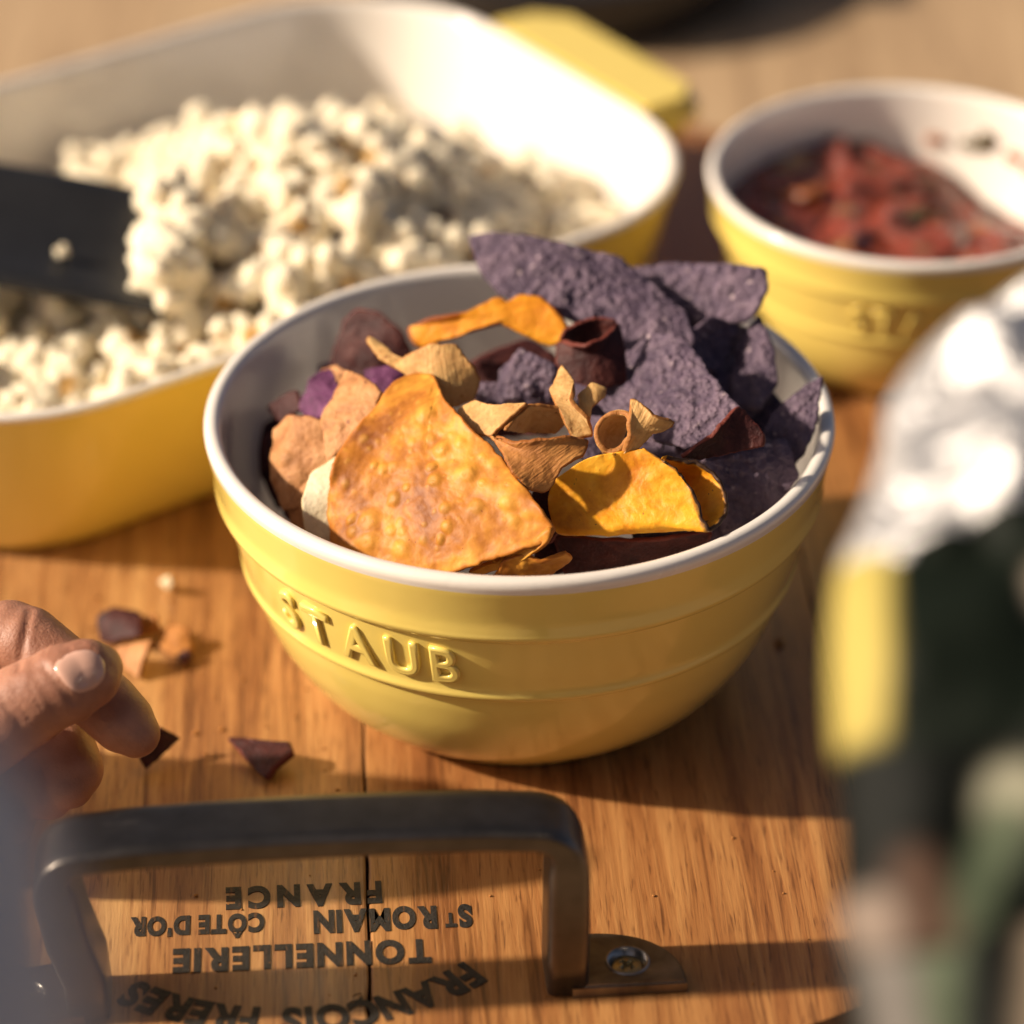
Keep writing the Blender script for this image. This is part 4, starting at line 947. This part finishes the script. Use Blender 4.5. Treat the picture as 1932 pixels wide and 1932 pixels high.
# ------------------------------------------------------------------ snack bag, near right
def bagmat():
    m = NM('printed_film'); c = m.attr('ink', 'Color'); v = m.coord(); n = m.noise(v, 60, 4, .6, .5)
    m.set(Base_Color=c, Roughness=.6, Specular_IOR_Level=.08, Normal=m.bump(n, .25, .003)); return m.m
def foilmat():
    m = NM('silver_foil'); v = m.coord(); n = m.noise(v, 45, 5, .65, .8); n2 = m.noise(v, 160, 3)
    m.set(Base_Color=(.60, .59, .58, 1), Metallic=.75, Roughness=.42, Normal=m.bump(n2, .3, .002, m.bump(n, .8, .008))); return m.m
rows = [(1815, 640, 2330, .690), (1745, 690, 2330, .678), (1680, 760, 2330, .664), (1660, 860, 2330, .650), (1625, 980, 2330, .632), (1588, 1080, 2330, .618), (1578, 1250, 2330, .602), (1585, 1440, 2330, .592), (1592, 1640, 2330, .585), (1596, 1820, 2330, .580), (1600, 2000, 2330, .578)]
LE = [PD(a, b, d) for a, b, c, d in rows]; RE = [PD(c, b, d + .01) for a, b, c, d in rows]
for zz_, yy in ((.10, .004), (.03, .006), (-.0255, .012)):
    LE.append(np.array([LE[10][0] - .002, LE[10][1] + yy, zz_])); RE.append(np.array([RE[10][0] + .002, RE[10][1] + yy, zz_]))
LE, RE = np.array(LE), np.array(RE); nrw, nc = 130, 60; V, Fc, MI, INK = [], [], [], []
def sm(a, b, x): t = min(1, max(0, (x - a) / (b - a))); return t * t * (3 - 2 * t)
def seg(p, a, b):
    p, a, b = map(np.array, (p, a, b)); t = min(1, max(0, ((p - a) @ (b - a)) / ((b - a) @ (b - a)))); return np.linalg.norm(p - a - (b - a) * t)
def ink(u, v):
    "print on the bag: u across from the left edge (0..740), v down from the top (0..1440)"
    c = np.array([.004, .005, .004])
    if v < 900: c = np.array([.005, .008, .005])
    k = (1 - sm(74, 94, u + (v - 700) * .06)) * sm(490, 510, v) * (1 - sm(862, 880, v)); c = c * (1 - k) + np.array([.38, .305, .085]) * k
    k = 1 - sm(40, 62, seg((u, v), (265, 985), (262, 1010)) ); c = c * (1 - k) + np.array([.26, .25, .18]) * k
    k = 1 - sm(22, 55, seg((u, v), (255, 1040), (110, 1400))); c = c * (1 - k) + np.array([.07, .09, .055]) * k
    k = 1 - sm(30, 60, seg((u, v), (38, 1180), (55, 1210))); c = c * (1 - k) + np.array([.20, .155, .125]) * k
    k = 1 - sm(20, 60, seg((u, v), (60, 1290), (80, 1500))); c = c * (1 - k) + np.array([.15, .135, .12]) * k
    k = 1 - sm(20, 60, seg((u, v), (110, 1110), (130, 1230))); c = c * (1 - k) + np.array([.075, .042, .028]) * k
    k = 1 - sm(30, 80, seg((u, v), (350, 1330), (290, 1440))); c = c * (1 - k) + np.array([.27, .21, .15]) * k
    k = 1 - sm(15, 40, seg((u, v), (350, 660), (350, 680))); c = c * (1 - k) + np.array([.26, .22, .17]) * k
    return c
for i in range(nrw):
    t = i / (nrw - 1); l, r_ = cr(LE, t), cr(RE, t); tt = cr(LE, min(1, t + .01)) - cr(LE, max(0, t - .01)); tt /= np.linalg.norm(tt)
    e = (r_ - l) / np.linalg.norm(r_ - l); n = np.cross(tt, e); n /= np.linalg.norm(n)
    if n @ (CAM - l) < 0: n = -n
    v_ = float(np.interp(t * 13, range(14), [0, 80, 170, 290, 420, 520, 690, 880, 1080, 1260, 1440, 2000, 2300, 2500]))
    for sgn in (1, -1):
        for j in range(nc):
            s = j / (nc - 1); s = s if sgn > 0 else 1 - s
            bl = math.sin(math.pi * s) ** .6 * (.020 if sgn > 0 else .032)
            if t > .75: bl *= 1.5
            P = l + (r_ - l) * s; q = Vector(P * 1.0)
            cr_ = .007 * (abs(noise.noise(q * 28 + Vector((sgn * 3, 0, 0)))) - .3) + .0035 * noise.noise(q * 75) + (.009 * (abs(noise.noise(q * 40 + Vector((4, 4, 4)))) - .25) + .004 * noise.noise(q * 110) if t < .42 else 0)
            V.append(P + n * (sgn * bl + cr_ * min(1, s * 6)) + e * .004 * noise.noise(q * 22))
            INK.append(ink(s * 740, v_))
M2 = 2 * nc
for i in range(nrw - 1):
    for k in range(M2):
        Fc.append((i * M2 + k, i * M2 + (k + 1) % M2, (i + 1) * M2 + (k + 1) % M2, (i + 1) * M2 + k))
        s = (k if k < nc else M2 - 1 - k) / (nc - 1); u = s * 740; v_ = float(np.interp((i + .5) / (nrw - 1) * 13, range(14), [0, 80, 170, 290, 420, 520, 690, 880, 1080, 1260, 1440, 2000, 2300, 2500]))
        lim = 520 + min(u, 110) * .6 if u < 110 else max(586 - (u - 110) * .35, 520) + 40 * noise.noise(Vector((u * .012, 0, 0)))
        MI.append(1 if v_ < lim else 0)
bag = mesh_obj('snack_bag', V, Fc, [bagmat(), foilmat()], None, mi=MI); cattr(bag, 'ink', INK)
tag(bag, 'opened crumpled snack bag, silver foil above dark green and yellow print', 'snack bag')

# ------------------------------------------------------------------ dark vessel and leaf far behind
PV = Z(1050, 105, -.026); rv = .088
prof = spl([(.0, 0), (.070, 0), (.080, .002), (.086, .010), (.088, .016), (.088, .024), (.089, .026), (.087, .027), (.084, .025), (.084, .012), (.078, .006), (.0, .005)], 3)
pot = empty('cooking_pan', (PV[0], PV[1] + rv - .004, -.0255)); tag(pot, 'dark round pan standing at the far edge behind the baking dish', 'pan')
lathe(prof, [0] * 99, 'body', [plain('black_enamel', (.020, .017, .015), .22, 0, .2, 60)], pot, 96)
for a in (R(180), R(0)):
    c = np.array([math.cos(a), math.sin(a), 0]); t_ = np.array([-c[1], c[0], 0])
    pth = [c * (.086 + .026 * math.sin(math.pi * x)) + t_ * (.03 * math.cos(math.pi * x)) + np.array([0, 0, .021]) for x in np.linspace(0, 1, 13)]
    sweep(pth, [.006] * 13, [.006] * 13, 'side_handle', plain('pot_handle', (.02, .018, .016), .3), pot, np.array([0, 0, 1.]))
LP = Z(1535, -18, -.026); V, Fc = [], []
for i in range(15):
    s = i / 14; wdt = .016 * math.sin(math.pi * min(1, s * .95 + .02)) ** .8
    for j in range(7):
        t = 2 * j / 6 - 1; V.append((LP[0] + (s - .5) * .05, LP[1] + t * wdt, LP[2] + .004 + .006 * abs(t) + .008 * math.sin(s * 3)))
for i in range(14):
    for j in range(6): a = i * 7 + j; Fc.append((a, a + 7, a + 8, a + 1))
leaf = mesh_obj('leaf', V, Fc, plain('green_leaf', (.05, .085, .02), .5)); leaf.modifiers.new('s', 'SOLIDIFY').thickness = .0008
tag(leaf, 'small dark green leaf lying on the table at the top edge', 'leaf')
